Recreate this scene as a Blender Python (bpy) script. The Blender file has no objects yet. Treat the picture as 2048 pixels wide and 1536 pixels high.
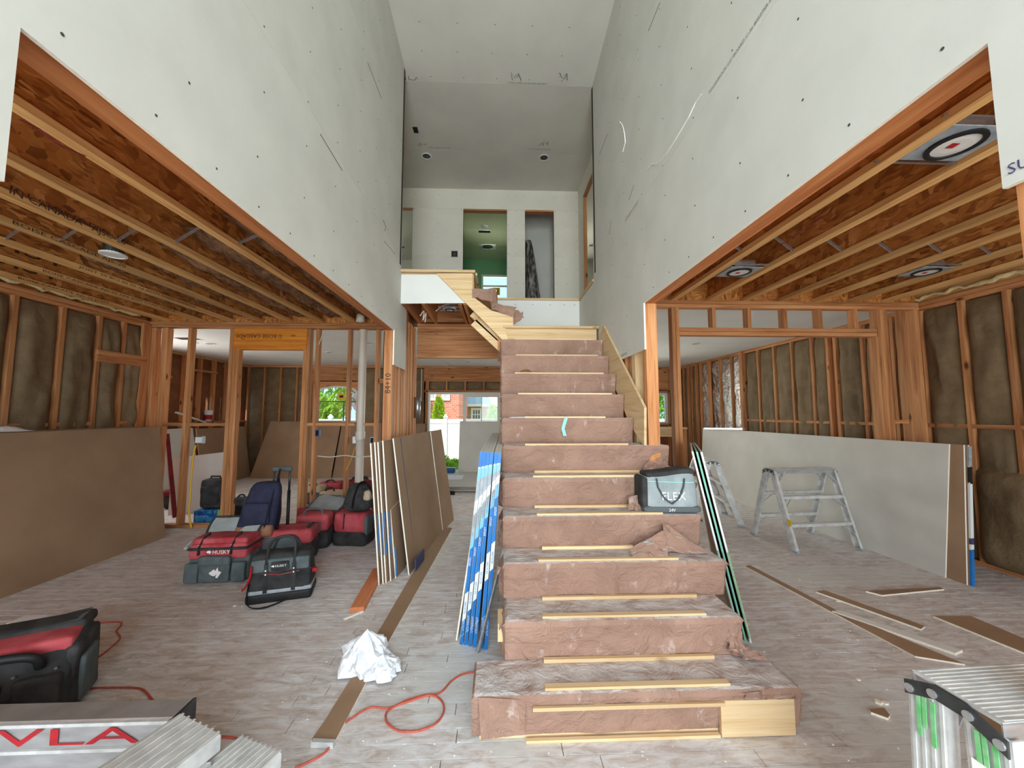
import bpy, bmesh, math, random
from mathutils import Vector, Matrix, noise
random.seed(7)
S = bpy.context.scene
COL = S.collection
# ---------------------------------------------------------------- camera
FPX, HEYE = 769.0, 1.51
PSI, TH = math.radians(2.1534), math.radians(4.3873)
R_ = Vector((math.cos(PSI), -math.sin(PSI), 0))
HF = Vector((math.sin(PSI), math.cos(PSI), 0))
F_ = math.cos(TH)*HF + Vector((0, 0, math.sin(TH)))
U_ = -math.sin(TH)*HF + Vector((0, 0, math.cos(TH)))
cd = bpy.data.cameras.new('camera'); cam = bpy.data.objects.new('camera', cd); COL.objects.link(cam)
cd.sensor_width = 36.0; cd.lens = FPX/2048*36.0; cd.clip_start = 0.02; cd.clip_end = 300
cam.matrix_world = Matrix(((R_.x, U_.x, -F_.x, 0), (R_.y, U_.y, -F_.y, 0), (R_.z, U_.z, -F_.z, HEYE), (0, 0, 0, 1)))
S.camera = cam
def pt(px, py, x=None, y=None, z=None):
    v = (px-1024)/FPX*R_ + (768-py)/FPX*U_ + F_
    t = x/v.x if x is not None else (y/v.y if y is not None else (z-HEYE)/v.z)
    return Vector((v.x*t, v.y*t, v.z*t+HEYE))
# ---------------------------------------------------------------- world, sun, window daylight, added fill lamps, exposure
W = bpy.data.worlds.new('sky'); S.world = W; W.use_nodes = True
bg = W.node_tree.nodes['Background']; bg.inputs[0].default_value = (0.47, 0.76, 1.0, 1); bg.inputs[1].default_value = 1.25
sl = bpy.data.lights.new('sun', 'SUN'); sl.energy = 4.0; sl.angle = math.radians(1.0); sl.color = (1, .95, .87)
so = bpy.data.objects.new('sun', sl); COL.objects.link(so)
so.rotation_euler = Vector((0.45, 0.62, -1.0)).to_track_quat('-Z', 'Y').to_euler()
def daylight(name, loc, dirv, sx, sy, power, col=(1, .99, .97)):
    l = bpy.data.lights.new(name, 'AREA'); l.shape = 'RECTANGLE'; l.size = sx; l.size_y = sy; l.energy = power; l.color = col
    o = bpy.data.objects.new(name, l); COL.objects.link(o); o.location = loc
    o.rotation_euler = Vector(dirv).to_track_quat('-Z', 'Z').to_euler(); return o
COOL = (.88, .965, 1.0)
daylight('daylight_entry_window', (0, -3.02, 2.55), (0, 1, 0), 1.9, 4.6, 205, COOL)
daylight('daylight_front_window', (-3.0, -3.02, 1.45), (0, 1, 0), 2.4, 1.7, 85, COOL)
daylight('daylight_front_window', (3.1, -3.02, 1.45), (0, 1, 0), 2.4, 1.7, 85, COOL)
daylight('daylight_kitchen_window', (1.95, 10.3, 1.55), (0, -1, 0), 2.4, 1.15, 105, (1, .95, .86))  # added fill lamp at the hidden opening, brightens the rear rooms
daylight('fill_rear_left', (-6.6, 6.25, 1.6), (1, 0, 0), 1.1, 1.2, 48, (1, .95, .86))  # added lamp outside an unseen opening, brightens the rear left room
daylight('fill_bathroom', (-.1, 10.75, 3.72), (0, -.75, 1), 1.5, .7, 60, (1, .98, .86))  # added upward lamp below the sight line, brightens the bathroom ceiling
daylight('fill_upper_right', (2.5, 10.8, 3.6), (0, -.75, 1), 1.7, .7, 70, (1, .96, .84))  # added upward lamp out of sight, brightens the upper right room
daylight('fill_upper_left', (-3.4, 10.6, 4.5), (0, -1, .1), 1.3, 1.0, 45, (1, .96, .84))  # added lamp at an unseen window, brightens the upper left room
S.view_settings.view_transform = 'Standard'; S.view_settings.look = 'None'
S.view_settings.exposure = 0.55; S.view_settings.gamma = 1.0; S.view_settings.use_curve_mapping = False
S.cycles.max_bounces = 10; S.cycles.diffuse_bounces = 6
# ---------------------------------------------------------------- key dimensions (metres)
XL, XR, ZB, ZD, C, F2, CE = -1.11, 1.17, 2.405, 2.03, 2.77, 3.14, 5.58
XLE, XRE = -4.77, 4.81
YF = -3.0
YLW, YRW, YB = 5.38, 4.13, 10.0
# ---------------------------------------------------------------- materials
MATS = {}
def nodes_mat(name):
    m = bpy.data.materials.new(name); m.use_nodes = True
    nt = m.node_tree; b = nt.nodes['Principled BSDF']; MATS[name] = m
    return m, nt, b
def N(nt, t, **kw):
    n = nt.nodes.new(t)
    for k, v in kw.items():
        if k.startswith('i_'):
            n.inputs[int(k[2:])].default_value = v
        else: setattr(n, k, v)
    return n
def coords(nt, kind='Object', scale=(1, 1, 1), rnd=True):
    if kind == 'World': out = N(nt, 'ShaderNodeNewGeometry').outputs['Position']
    else: out = N(nt, 'ShaderNodeTexCoord').outputs[kind]
    if rnd:
        oi = N(nt, 'ShaderNodeObjectInfo'); ml = N(nt, 'ShaderNodeVectorMath', operation='MULTIPLY')
        nt.links.new(oi.outputs['Random'], ml.inputs[0]); ml.inputs[1].default_value = (37, 53, 71)
        ad = N(nt, 'ShaderNodeVectorMath', operation='ADD'); nt.links.new(out, ad.inputs[0]); nt.links.new(ml.outputs[0], ad.inputs[1]); out = ad.outputs[0]
    mp = N(nt, 'ShaderNodeMapping'); mp.inputs['Scale'].default_value = scale; nt.links.new(out, mp.inputs['Vector'])
    return mp.outputs[0]
def ramp(nt, fac, stops):
    r = N(nt, 'ShaderNodeValToRGB'); e = r.color_ramp.elements
    while len(e) < len(stops): e.new(0.5)
    for el, (p, c) in zip(e, stops): el.position = p; el.color = (*c, 1)
    nt.links.new(fac, r.inputs[0]); return r.outputs[0]
def mixc(nt, fac, a, b, mode='MIX'):
    m = N(nt, 'ShaderNodeMix', data_type='RGBA', blend_type=mode)
    for s, v in ((0, fac), (6, a), (7, b)):
        if isinstance(v, (int, float)): m.inputs[s].default_value = v
        elif isinstance(v, tuple): m.inputs[s].default_value = (*v, 1)
        else: nt.links.new(v, m.inputs[s])
    return m.outputs[2]
def bump(nt, b, h, strength, dist=0.01):
    bp = N(nt, 'ShaderNodeBump'); bp.inputs['Strength'].default_value = strength; bp.inputs['Distance'].default_value = dist
    nt.links.new(h, bp.inputs['Height']); nt.links.new(bp.outputs[0], b.inputs['Normal'])
def noise_t(nt, vec, scale, detail=4, rough=.55, dist=0):
    n = N(nt, 'ShaderNodeTexNoise'); n.inputs['Scale'].default_value = scale; n.inputs['Detail'].default_value = detail
    n.inputs['Roughness'].default_value = rough; n.inputs['Distortion'].default_value = dist
    nt.links.new(vec, n.inputs['Vector']); return n.outputs['Fac']
def M(name, c1, c2=None, scale=6, aniso=(1, 1, 1), rough=.7, metal=0, bmp=0, bscale=None, lo=.3, hi=.7, detail=4, spec=.4, kind='Object', rnd=True, bdist=.01, vary=0):
    m, nt, b = nodes_mat(name)
    b.inputs['Roughness'].default_value = rough; b.inputs['Metallic'].default_value = metal
    b.inputs['Specular IOR Level'].default_value = spec
    if c2 is None and not bmp: b.inputs['Base Color'].default_value = (*c1, 1); return m
    v = coords(nt, kind, aniso, rnd)
    f = noise_t(nt, v, scale, detail)
    col = ramp(nt, f, [(lo, c1), (hi, c2 or c1)])
    if vary:
        oi = N(nt, 'ShaderNodeObjectInfo'); hs = N(nt, 'ShaderNodeHueSaturation')
        mr = N(nt, 'ShaderNodeMapRange'); mr.inputs['To Min'].default_value = 1-vary; mr.inputs['To Max'].default_value = 1+vary
        nt.links.new(oi.outputs['Random'], mr.inputs['Value']); nt.links.new(mr.outputs[0], hs.inputs['Value']); nt.links.new(col, hs.inputs['Color']); col = hs.outputs[0]
    nt.links.new(col, b.inputs['Base Color'])
    if bmp: bump(nt, b, noise_t(nt, v, bscale or scale*3, 5), bmp, bdist)
    return m
def srgb(r, g, b):
    f = lambda c: ((c/255+.055)/1.055)**2.4 if c > 10 else c/255/12.92
    return (f(r), f(g), f(b))
def wood(name, light, mid, dark, axis, knots=True, rough=.65):
    m, nt, b = nodes_mat(name)
    sc = [16, 16, 16]; sc['xyz'.index(axis)] = .8
    v = coords(nt, 'Object', tuple(sc))
    f = noise_t(nt, v, 1.6, 6, .6, .6)
    col = ramp(nt, f, [(.28, dark), (.48, mid), (.72, light)])
    if knots:
        v2 = coords(nt, 'Object', tuple(5.5 if c > 1 else 2.2 for c in sc))
        vo = N(nt, 'ShaderNodeTexVoronoi'); vo.inputs['Scale'].default_value = 1.0; nt.links.new(v2, vo.inputs['Vector'])
        k = ramp(nt, vo.outputs['Distance'], [(.05, (1, 1, 1)), (.13, (0, 0, 0))])
        col = mixc(nt, k, col, tuple(c*.35 for c in dark))
    oi = N(nt, 'ShaderNodeObjectInfo'); hs = N(nt, 'ShaderNodeHueSaturation')
    mr = N(nt, 'ShaderNodeMapRange'); mr.inputs['To Min'].default_value = .8; mr.inputs['To Max'].default_value = 1.18
    nt.links.new(oi.outputs['Random'], mr.inputs['Value']); nt.links.new(mr.outputs[0], hs.inputs['Value']); nt.links.new(col, hs.inputs['Color'])
    nt.links.new(hs.outputs[0], b.inputs['Base Color']); b.inputs['Roughness'].default_value = rough
    b.inputs['Specular IOR Level'].default_value = .25
    bump(nt, b, f, .12, .004); return m
for ax in 'xyz':
    wood('fir_'+ax, srgb(214, 160, 112), srgb(190, 130, 84), srgb(146, 88, 52), ax)
    wood('pine_'+ax, srgb(232, 206, 166), srgb(220, 188, 144), srgb(196, 156, 110), ax)
    wood('spruce_'+ax, srgb(232, 190, 132), srgb(216, 168, 108), srgb(184, 130, 78), ax, knots=False)
wood('lvl', srgb(206, 140, 88), srgb(188, 118, 70), srgb(160, 92, 52), 'y', knots=False)
wood('lvl_x', srgb(226, 150, 62), srgb(208, 128, 44), srgb(176, 98, 34), 'x')
def osb_mat():
    m, nt, b = nodes_mat('osb')
    v = coords(nt, 'Object', (1, 1, 1))
    nz = N(nt, 'ShaderNodeTexNoise'); nz.inputs['Scale'].default_value = 7; nz.inputs['Detail'].default_value = 2; nt.links.new(v, nz.inputs['Vector'])
    dv = N(nt, 'ShaderNodeVectorMath', operation='SCALE'); dv.inputs['Scale'].default_value = .07; nt.links.new(nz.outputs['Color'], dv.inputs[0])
    ad = N(nt, 'ShaderNodeVectorMath', operation='ADD'); nt.links.new(v, ad.inputs[0]); nt.links.new(dv.outputs[0], ad.inputs[1])
    cols = []
    for rot, sc in (((.35, .3, .5), (14, 14, 62)), ((1.1, -.5, .7), (60, 12, 16))):
        mp = N(nt, 'ShaderNodeMapping'); mp.inputs['Rotation'].default_value = rot; mp.inputs['Scale'].default_value = sc; nt.links.new(ad.outputs[0], mp.inputs['Vector'])
        vo = N(nt, 'ShaderNodeTexVoronoi'); vo.inputs['Scale'].default_value = 1; nt.links.new(mp.outputs[0], vo.inputs['Vector'])
        sp = N(nt, 'ShaderNodeSeparateColor'); nt.links.new(vo.outputs['Color'], sp.inputs[0])
        cols.append(ramp(nt, sp.outputs[0], [(0, srgb(120, 68, 30)), (.25, srgb(166, 100, 46)), (.75, srgb(190, 122, 60)), (1, srgb(212, 150, 86))]))
    big = noise_t(nt, v, 3.0, 3)
    col = mixc(nt, ramp(nt, big, [(.4, (0, 0, 0)), (.6, (1, 1, 1))]), cols[0], cols[1])
    nt.links.new(col, b.inputs['Base Color']); b.inputs['Roughness'].default_value = .6; b.inputs['Specular IOR Level'].default_value = .3
osb_mat()
M('drywall_grey', srgb(203, 202, 196), srgb(212, 211, 205), 3, rough=.85, bmp=.04, bscale=60, spec=.2)
M('drywall_cream', srgb(222, 218, 206), srgb(232, 228, 216), 2, rough=.85, spec=.2)
M('drywall_white', srgb(225, 226, 224), srgb(232, 233, 231), 2, rough=.85, spec=.2)
M('drywall_core', srgb(248, 242, 230), srgb(236, 228, 212), 60, rough=.95, bmp=.3, bscale=180)
M('drywall_back', srgb(150, 122, 98), srgb(166, 138, 112), 2.2, rough=.9, spec=.15, vary=.05)
M('drywall_ceiling', srgb(205, 202, 196), srgb(216, 213, 206), 1.5, rough=.85, spec=.2)
M('green_board', srgb(112, 162, 116), srgb(122, 172, 126), 2, rough=.8)
M('green_edge', srgb(150, 205, 180), srgb(120, 190, 160), 9, rough=.7)
M('kraft', srgb(112, 94, 70), srgb(136, 116, 88), 5, rough=.75, bmp=.6, bscale=9, detail=6, spec=.3, bdist=.03, vary=.1)
M('fiberglass', srgb(96, 62, 40), srgb(170, 128, 92), 16, aniso=(2.5, .8, 1), rough=.95, bmp=1.0, bscale=30, detail=8, bdist=.03)
M('foil', srgb(205, 205, 205), srgb(235, 235, 235), 5, rough=.22, metal=1, bmp=1.0, bscale=9, bdist=.06)
M('aluminium', srgb(176, 178, 180), srgb(208, 210, 212), 7, aniso=(1, 1, 4), rough=.42, metal=.75, bmp=.05, bscale=90)
M('aluminium_dusty', srgb(188, 190, 190), srgb(228, 229, 228), 14, rough=.6, metal=.35, bmp=.05, bscale=120)
M('galvanised', srgb(170, 174, 178), srgb(196, 199, 202), 20, rough=.35, metal=.9)
M('dark_metal', srgb(62, 64, 66), srgb(92, 94, 96), 12, rough=.45, metal=.7)
M('black', srgb(26, 26, 27), rough=.6)
M('hole', srgb(30, 24, 20), rough=.95)
M('screw', srgb(70, 68, 66), rough=.6)
M('pencil', srgb(110, 108, 104), rough=.8)
M('ink', srgb(70, 46, 30), rough=.8)
M('ink_grey', srgb(120, 122, 124), rough=.8)
M('ink_blue', srgb(60, 66, 104), rough=.8)
M('white_plastic', srgb(228, 228, 224), rough=.4)
M('pvc_frame', srgb(226, 224, 216), srgb(216, 213, 204), 3, rough=.45)
M('pipe_white', srgb(224, 216, 204), srgb(212, 203, 190), 3, rough=.4)
M('foam', srgb(240, 222, 170), srgb(222, 196, 138), 30, rough=.8, bmp=.7, bscale=40)
M('caulk_white', srgb(246, 246, 244), rough=.7)
M('red_paint', srgb(190, 28, 38), srgb(150, 30, 38), 14, rough=.6)
M('green_paint', srgb(84, 184, 100), srgb(150, 208, 156), 30, rough=.6)
M('yellow', srgb(224, 190, 40), rough=.5)
M('yellow_cable', srgb(220, 172, 60), rough=.5)
M('white_cable', srgb(222, 218, 208), rough=.5)
M('orange_cord', srgb(206, 96, 76), srgb(170, 78, 62), 40, rough=.55)
M('blue_tape', srgb(24, 104, 176), srgb(34, 120, 196), 10, rough=.4)
M('blue_light', srgb(120, 184, 224), rough=.4)
M('tape_grey', srgb(140, 148, 156), srgb(168, 176, 184), 30, rough=.45)
M('tape_white', srgb(226, 230, 232), rough=.45)
M('blue_box', srgb(40, 90, 150), rough=.4)
M('blue_pack', srgb(22, 66, 140), srgb(60, 150, 170), 14, rough=.3, lo=.45, hi=.75)
M('fabric_black', srgb(32, 32, 34), srgb(66, 65, 65), 9, rough=.9, bmp=.4, bscale=8, bdist=.02)
M('fabric_grey', srgb(74, 84, 88), srgb(98, 108, 110), 12, rough=.9, bmp=.35, bscale=9, bdist=.02)
M('fabric_red', srgb(158, 44, 54), srgb(192, 90, 96), 7, rough=.85, bmp=.35, bscale=8, bdist=.02)
M('fabric_darkred', srgb(110, 28, 36), srgb(136, 44, 50), 8, rough=.85, bmp=.3, bscale=8, bdist=.02)
M('fabric_navy', srgb(30, 32, 54), srgb(46, 48, 74), 9, rough=.85, bmp=.4, bscale=7, bdist=.02)
M('leather_brown', srgb(128, 84, 62), srgb(150, 104, 80), 7, rough=.7, bmp=.3, bscale=9)
M('fabric_beige', srgb(206, 186, 160), srgb(184, 162, 136), 10, rough=.9, bmp=.3, bscale=14)
M('liner_grey', srgb(142, 150, 152), srgb(168, 174, 174), 7, rough=.8)
M('flex_grey', srgb(132, 140, 142), srgb(160, 168, 170), 10, rough=.85, bmp=.3, bscale=9, bdist=.02)
M('strap_grey', srgb(88, 94, 96), rough=.85)
M('teal_stitch', srgb(150, 214, 205), rough=.7)
M('white_print', srgb(236, 236, 236), rough=.7)
M('paper_white', srgb(240, 243, 247), srgb(226, 230, 238), 9, rough=.75)
M('dust', srgb(206, 212, 206), srgb(226, 230, 226), 14, rough=.95)
M('plastic_wrap', srgb(62, 58, 56), srgb(168, 164, 160), 3.5, aniso=(6, 6, 1.6), rough=.25, bmp=.8, bscale=7, bdist=.04, lo=.42, hi=.68)
M('brick', srgb(196, 104, 84), srgb(222, 140, 116), 14, rough=.9, vary=.12)
M('brick_tan', srgb(170, 132, 104), srgb(194, 156, 126), 14, rough=.9, vary=.12)
M('mortar', srgb(214, 196, 184), rough=.95)
M('fence_white', srgb(240, 240, 242), rough=.5)
M('roof_grey', srgb(150, 162, 168), srgb(178, 188, 192), 20, rough=.9)
M('leaf', srgb(96, 150, 40), srgb(160, 196, 60), 9, rough=.7, vary=.2)
M('leaf_yellow', srgb(150, 190, 36), srgb(200, 214, 60), 9, rough=.7, vary=.15)
M('leaf_purple', srgb(150, 120, 140), srgb(190, 160, 176), 9, rough=.7, vary=.15)
M('dry_grass', srgb(226, 206, 130), srgb(200, 190, 96), 4, rough=.95, bmp=.3, bscale=60)
M('soil', srgb(150, 124, 90), srgb(190, 164, 120), 5, rough=.95)
M('subfloor', srgb(120, 84, 52), srgb(140, 100, 64), 5, rough=.9)
M('sheathing', srgb(120, 74, 46), srgb(140, 90, 58), 7, rough=.9)
M('gap_stair_shade', srgb(52, 40, 32), rough=.95)  # joint colour, also paints the stair underside shade on stringers
M('red_wood', srgb(196, 116, 74), srgb(214, 138, 94), 5, aniso=(14, 1, 14), rough=.7)
def glass_mat():
    m, nt, b = nodes_mat('glass')
    nt.nodes.remove(b); out = nt.nodes['Material Output']
    t = N(nt, 'ShaderNodeBsdfTransparent'); g = N(nt, 'ShaderNodeBsdfGlossy'); g.inputs['Roughness'].default_value = .03
    mx = N(nt, 'ShaderNodeMixShader'); fr = N(nt, 'ShaderNodeFresnel'); fr.inputs[0].default_value = 1.45
    nt.links.new(fr.outputs[0], mx.inputs[0]); nt.links.new(t.outputs[0], mx.inputs[1]); nt.links.new(g.outputs[0], mx.inputs[2]); nt.links.new(mx.outputs[0], out.inputs[0])
    t.inputs[0].default_value = (.93, .96, .95, 1)
glass_mat()
def paper_mat():
    m, nt, b = nodes_mat('builder_paper')
    v = coords(nt, 'World', (1, 1, 1), False)
    col = ramp(nt, noise_t(nt, v, 2.2, 4), [(.3, srgb(148, 116, 101)), (.7, srgb(170, 136, 119))])
    g = N(nt, 'ShaderNodeNewGeometry'); sp = N(nt, 'ShaderNodeSeparateXYZ'); nt.links.new(g.outputs['True Normal'], sp.inputs[0])
    up = ramp(nt, sp.outputs[2], [(.75, (0, 0, 0)), (.95, (1, 1, 1))])
    d = ramp(nt, noise_t(nt, coords(nt, 'World', (3, 7, 3), False), 2.6, 9, .68), [(.34, (.15, .15, .15)), (.56, (.97, .97, .97))])
    mul = mixc(nt, 1.0, up, d, 'MULTIPLY')
    col = mixc(nt, mul, col, srgb(206, 200, 198))
    # pale scuffs near the foot of each riser
    sc = ramp(nt, noise_t(nt, coords(nt, 'World', (5, 5, 3), False), 2.2, 6, .7), [(.60, (0, 0, 0)), (.72, (.6, .6, .6))])
    col = mixc(nt, sc, col, srgb(214, 202, 196))
    nt.links.new(col, b.inputs['Base Color']); b.inputs['Roughness'].default_value = .8; b.inputs['Specular IOR Level'].default_value = .25
    w = N(nt, 'ShaderNodeTexVoronoi', feature='DISTANCE_TO_EDGE'); w.inputs['Scale'].default_value = 5
    nt.links.new(coords(nt, 'World', (1, 1, 1.3), False), w.inputs['Vector'])
    bump(nt, b, noise_t(nt, v, 6, 6, .62, 1.6), .95, .035)
paper_mat()
def floor_mat():
    m, nt, b = nodes_mat('dusty_plank')
    oi = N(nt, 'ShaderNodeObjectInfo')
    v = coords(nt, 'World', (1, 1, 1), False)
    grain = noise_t(nt, coords(nt, 'World', (1.6, 26, 1), False), 2.2, 6, .65, .5)
    gi = N(nt, 'ShaderNodeNewGeometry'); 
    add = N(nt, 'ShaderNodeMath', operation='ADD'); nt.links.new(oi.outputs['Random'], add.inputs[0]); nt.links.new(gi.outputs['Random Per Island'], add.inputs[1])
    fr = N(nt, 'ShaderNodeMath', operation='FRACT'); nt.links.new(add.outputs[0], fr.inputs[0])
    base = ramp(nt, fr.outputs[0], [(0, srgb(168, 151, 141)), (.5, srgb(184, 167, 157)), (1, srgb(198, 182, 172))])
    base = mixc(nt, .45, base, ramp(nt, grain, [(.3, srgb(142, 122, 111)), (.7, srgb(214, 200, 191))]))
    d1 = noise_t(nt, v, .75, 6, .62, .4); d2 = noise_t(nt, coords(nt, 'World', (3, 9, 1), False), 2.2, 9, .72, .8)
    mm = N(nt, 'ShaderNodeMath', operation='MULTIPLY'); nt.links.new(ramp(nt, d1, [(.30, (.6, .6, .6)), (.56, (1, 1, 1))]), mm.inputs[0])
    nt.links.new(ramp(nt, d2, [(.34, (.05, .05, .05)), (.60, (.95, .95, .95))]), mm.inputs[1])
    col = mixc(nt, mm.outputs[0], base, srgb(232, 233, 236))
    # thin scrape marks in the dust
    wv = noise_t(nt, coords(nt, 'World', (2.5, 14, 1), False), 3.2, 3, .5, 2.5)
    ln = ramp(nt, wv, [(.495, (0, 0, 0)), (.503, (.55, .55, .55)), (.512, (0, 0, 0))])
    col = mixc(nt, ln, col, srgb(222, 219, 214))
    # concentrated plaster-dust fields, where boards were cut
    for (cx, cy, rx, ry) in ((-.30, 2.35, .42, .45), (.1, 2.0, .3, .4), (3.15, 3.6, 1.3, .35), (2.2, 1.9, .9, .5)):
        mp = N(nt, 'ShaderNodeMapping', vector_type='TEXTURE'); mp.inputs['Location'].default_value = (cx, cy, 0); mp.inputs['Scale'].default_value = (rx, ry, 10); nt.links.new(v, mp.inputs['Vector'])
        gr = N(nt, 'ShaderNodeTexGradient', gradient_type='SPHERICAL'); nt.links.new(mp.outputs[0], gr.inputs[0])
        ad = N(nt, 'ShaderNodeMath', operation='MULTIPLY_ADD'); nt.links.new(gr.outputs['Fac'], ad.inputs[0]); ad.inputs[1].default_value = 1.0
        nt.links.new(d2, ad.inputs[2])
        col = mixc(nt, ramp(nt, ad.outputs[0], [(.72, (0, 0, 0)), (1.0, (.6, .6, .6))]), col, srgb(214, 216, 214))
    nt.links.new(col, b.inputs['Base Color']); b.inputs['Roughness'].default_value = .62; b.inputs['Specular IOR Level'].default_value = .3
    bump(nt, b, grain, .08, .003)
floor_mat()
# ---------------------------------------------------------------- mesh helpers
class MB:
    def __init__(s): s.v = []; s.f = []
    def add(s, vs, fs):
        o = len(s.v); s.v += [tuple(v) for v in vs]; s.f += [tuple(i+o for i in f) for f in fs]; return s
    def box(s, x0, x1, y0, y1, z0, z1):
        return s.hexa([(x0, y0, z0), (x1, y0, z0), (x1, y1, z0), (x0, y1, z0), (x0, y0, z1), (x1, y0, z1), (x1, y1, z1), (x0, y1, z1)])
    def hexa(s, p):
        return s.add(p, [(3, 2, 1, 0), (4, 5, 6, 7), (0, 1, 5, 4), (1, 2, 6, 5), (2, 3, 7, 6), (3, 0, 4, 7)])
    def beam(s, p, q, w, h, up=(0, 0, 1)):
        p = Vector(p); q = Vector(q); d = (q-p).normalized(); up = Vector(up)
        a = d.cross(up).normalized()*w/2; b = a.cross(d).normalized()*h/2
        return s.hexa([p-a-b, p+a-b, q+a-b, q-a-b, p-a+b, p+a+b, q+a+b, q-a+b])
    def prism(s, poly, vec):
        n = len(poly); vec = Vector(vec); a = [Vector(p) for p in poly]; nn = Vector((0, 0, 0))
        for i in range(n): nn += a[i].cross(a[(i+1) % n])
        if nn.dot(vec) < 0: a.reverse()
        b = [p+vec for p in a]
        return s.add(a+b, [tuple(reversed(range(n))), tuple(range(n, 2*n))] + [(i, (i+1) % n, n+(i+1) % n, n+i) for i in range(n)])
    def tube(s, path, r, n=8, closed=False, flat=None):
        P = [Vector(p) for p in path]; L = len(P); rings = []; prev = None
        for i, p in enumerate(P):
            t = (P[(i+1) % L]-P[i-1]) if closed or 0 < i < L-1 else (P[1]-P[0] if i == 0 else P[-1]-P[-2])
            t.normalize()
            if prev is None: a = t.cross(Vector((0, 0, 1)) if abs(t.z) < .9 else Vector((1, 0, 0))).normalized()
            else: a = (prev-t*prev.dot(t)).normalized()
            prev = a; b = t.cross(a); rr = r[i] if isinstance(r, (list, tuple)) else r
            rings.append([p+(a*math.cos(2*math.pi*k/n)*rr+b*math.sin(2*math.pi*k/n)*(rr if flat is None else flat)) for k in range(n)])
        vs = [v for r_ in rings for v in r_]; fs = []
        for i in range(L if closed else L-1):
            for k in range(n): fs.append((i*n+k, i*n+(k+1) % n, ((i+1) % L)*n+(k+1) % n, ((i+1) % L)*n+k))
        if not closed: fs += [tuple(reversed(range(n))), tuple(range((L-1)*n, L*n))]
        return s.add(vs, fs)
    def disc(s, c, nrm, r, n=12, h=.002, sq=1.0):
        nrm = Vector(nrm).normalized(); a = nrm.cross(Vector((0, 0, 1)) if abs(nrm.z) < .9 else Vector((0, 1, 0))).normalized(); b = nrm.cross(a)
        c = Vector(c); return s.prism([c+a*math.cos(2*math.pi*k/n)*r+b*math.sin(2*math.pi*k/n)*r*sq for k in range(n)], nrm*h)
    def lathe(s, c, prof, n=20, ax=(0, 0, 1)):
        ax = Vector(ax).normalized(); a = ax.cross(Vector((1, 0, 0)) if abs(ax.x) < .9 else Vector((0, 1, 0))).normalized(); b = ax.cross(a); c = Vector(c)
        vs = [c+ax*z+(a*math.cos(2*math.pi*k/n)+b*math.sin(2*math.pi*k/n))*r for r, z in prof for k in range(n)]
        fs = [(i*n+k, i*n+(k+1) % n, (i+1)*n+(k+1) % n, (i+1)*n+k) for i in range(len(prof)-1) for k in range(n)]
        return s.add(vs, fs)
    def grid(s, fn, nu, nv):
        vs = [fn(i/nu, j/nv) for j in range(nv+1) for i in range(nu+1)]
        return s.add(vs, [(j*(nu+1)+i, j*(nu+1)+i+1, (j+1)*(nu+1)+i+1, (j+1)*(nu+1)+i) for j in range(nv) for i in range(nu)])
    def rbox(s, cx, cy, cz, w, d, h, r=.03, n=6, fn=None):
        """rounded soft box; cz is its base; fn deforms the local point"""
        H = Vector((w/2, d/2, h/2)); I = Vector((max(H.x-r, 1e-4), max(H.y-r, 1e-4), max(H.z-r, 1e-4))); idx = {}; vs = []; fs = []
        def V(p):
            k = tuple(round(c, 5) for c in p)
            if k not in idx:
                q = Vector((p[0]*H.x, p[1]*H.y, p[2]*H.z)); c = Vector((max(-I.x, min(I.x, q.x)), max(-I.y, min(I.y, q.y)), max(-I.z, min(I.z, q.z))))
                dd = q-c
                if dd.length > 1e-6: q = c+dd.normalized()*r
                q = q+Vector((0, 0, h/2))
                if fn: q = Vector(fn(q))
                idx[k] = len(vs); vs.append((q.x+cx, q.y+cy, q.z+cz))
            return idx[k]
        t = [-1+2*i/n for i in range(n+1)]; t = [x*(1.5-.5*x*x) for x in t]
        for a in range(3):
            for sg in (-1, 1):
                for i in range(n):
                    for j in range(n):
                        def P(u, v):
                            p = [0, 0, 0]; p[a] = sg; p[(a+1) % 3] = u; p[(a+2) % 3] = v; return tuple(p)
                        q = [V(P(t[i], t[j])), V(P(t[i+1], t[j])), V(P(t[i+1], t[j+1])), V(P(t[i], t[j+1]))]
                        fs.append(tuple(q if sg > 0 else reversed(q)))
        return s.add(vs, fs)
    def build(s, name, mat, parent=None, smooth=False, bevel=0, sub=0, kind=None):
        me = bpy.data.meshes.new(name); me.from_pydata(s.v, [], s.f); me.update()
        return link(name, me, mat, parent, smooth, bevel, sub, kind)
def link(name, me, mat, parent=None, smooth=False, bevel=0, sub=0, kind=None):
    me.materials.append(MATS[mat] if isinstance(mat, str) else mat)
    if smooth:
        for p in me.polygons: p.use_smooth = True
    o = bpy.data.objects.new(name, me); COL.objects.link(o)
    if parent is not None: o.parent = parent
    if bevel:
        m = o.modifiers.new('bevel', 'BEVEL'); m.width = bevel; m.segments = 1; m.limit_method = 'ANGLE'
    if sub:
        m = o.modifiers.new('sub', 'SUBSURF'); m.levels = sub; m.render_levels = sub
    if kind: o['kind'] = kind
    return o
def tag(o, label, cat, group=None):
    o['label'] = label; o['category'] = cat
    if group: o['group'] = group
    return o
def thing(name, label, cat, loc=(0, 0, 0), rz=0, group=None):
    o = bpy.data.objects.new(name, None); COL.objects.link(o); o.location = loc; o.rotation_euler = (0, 0, rz)
    return tag(o, label, cat, group)
def struct(name, label):
    o = bpy.data.objects.new(name, None); COL.objects.link(o); o['kind'] = 'structure'; o['label'] = label; o['category'] = name.split('_')[0]
    return o
def dup(root, parent=None):
    r = root.copy(); COL.objects.link(r); r.parent = parent
    for ch in list(root.children): dup(ch, r)
    return r
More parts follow.
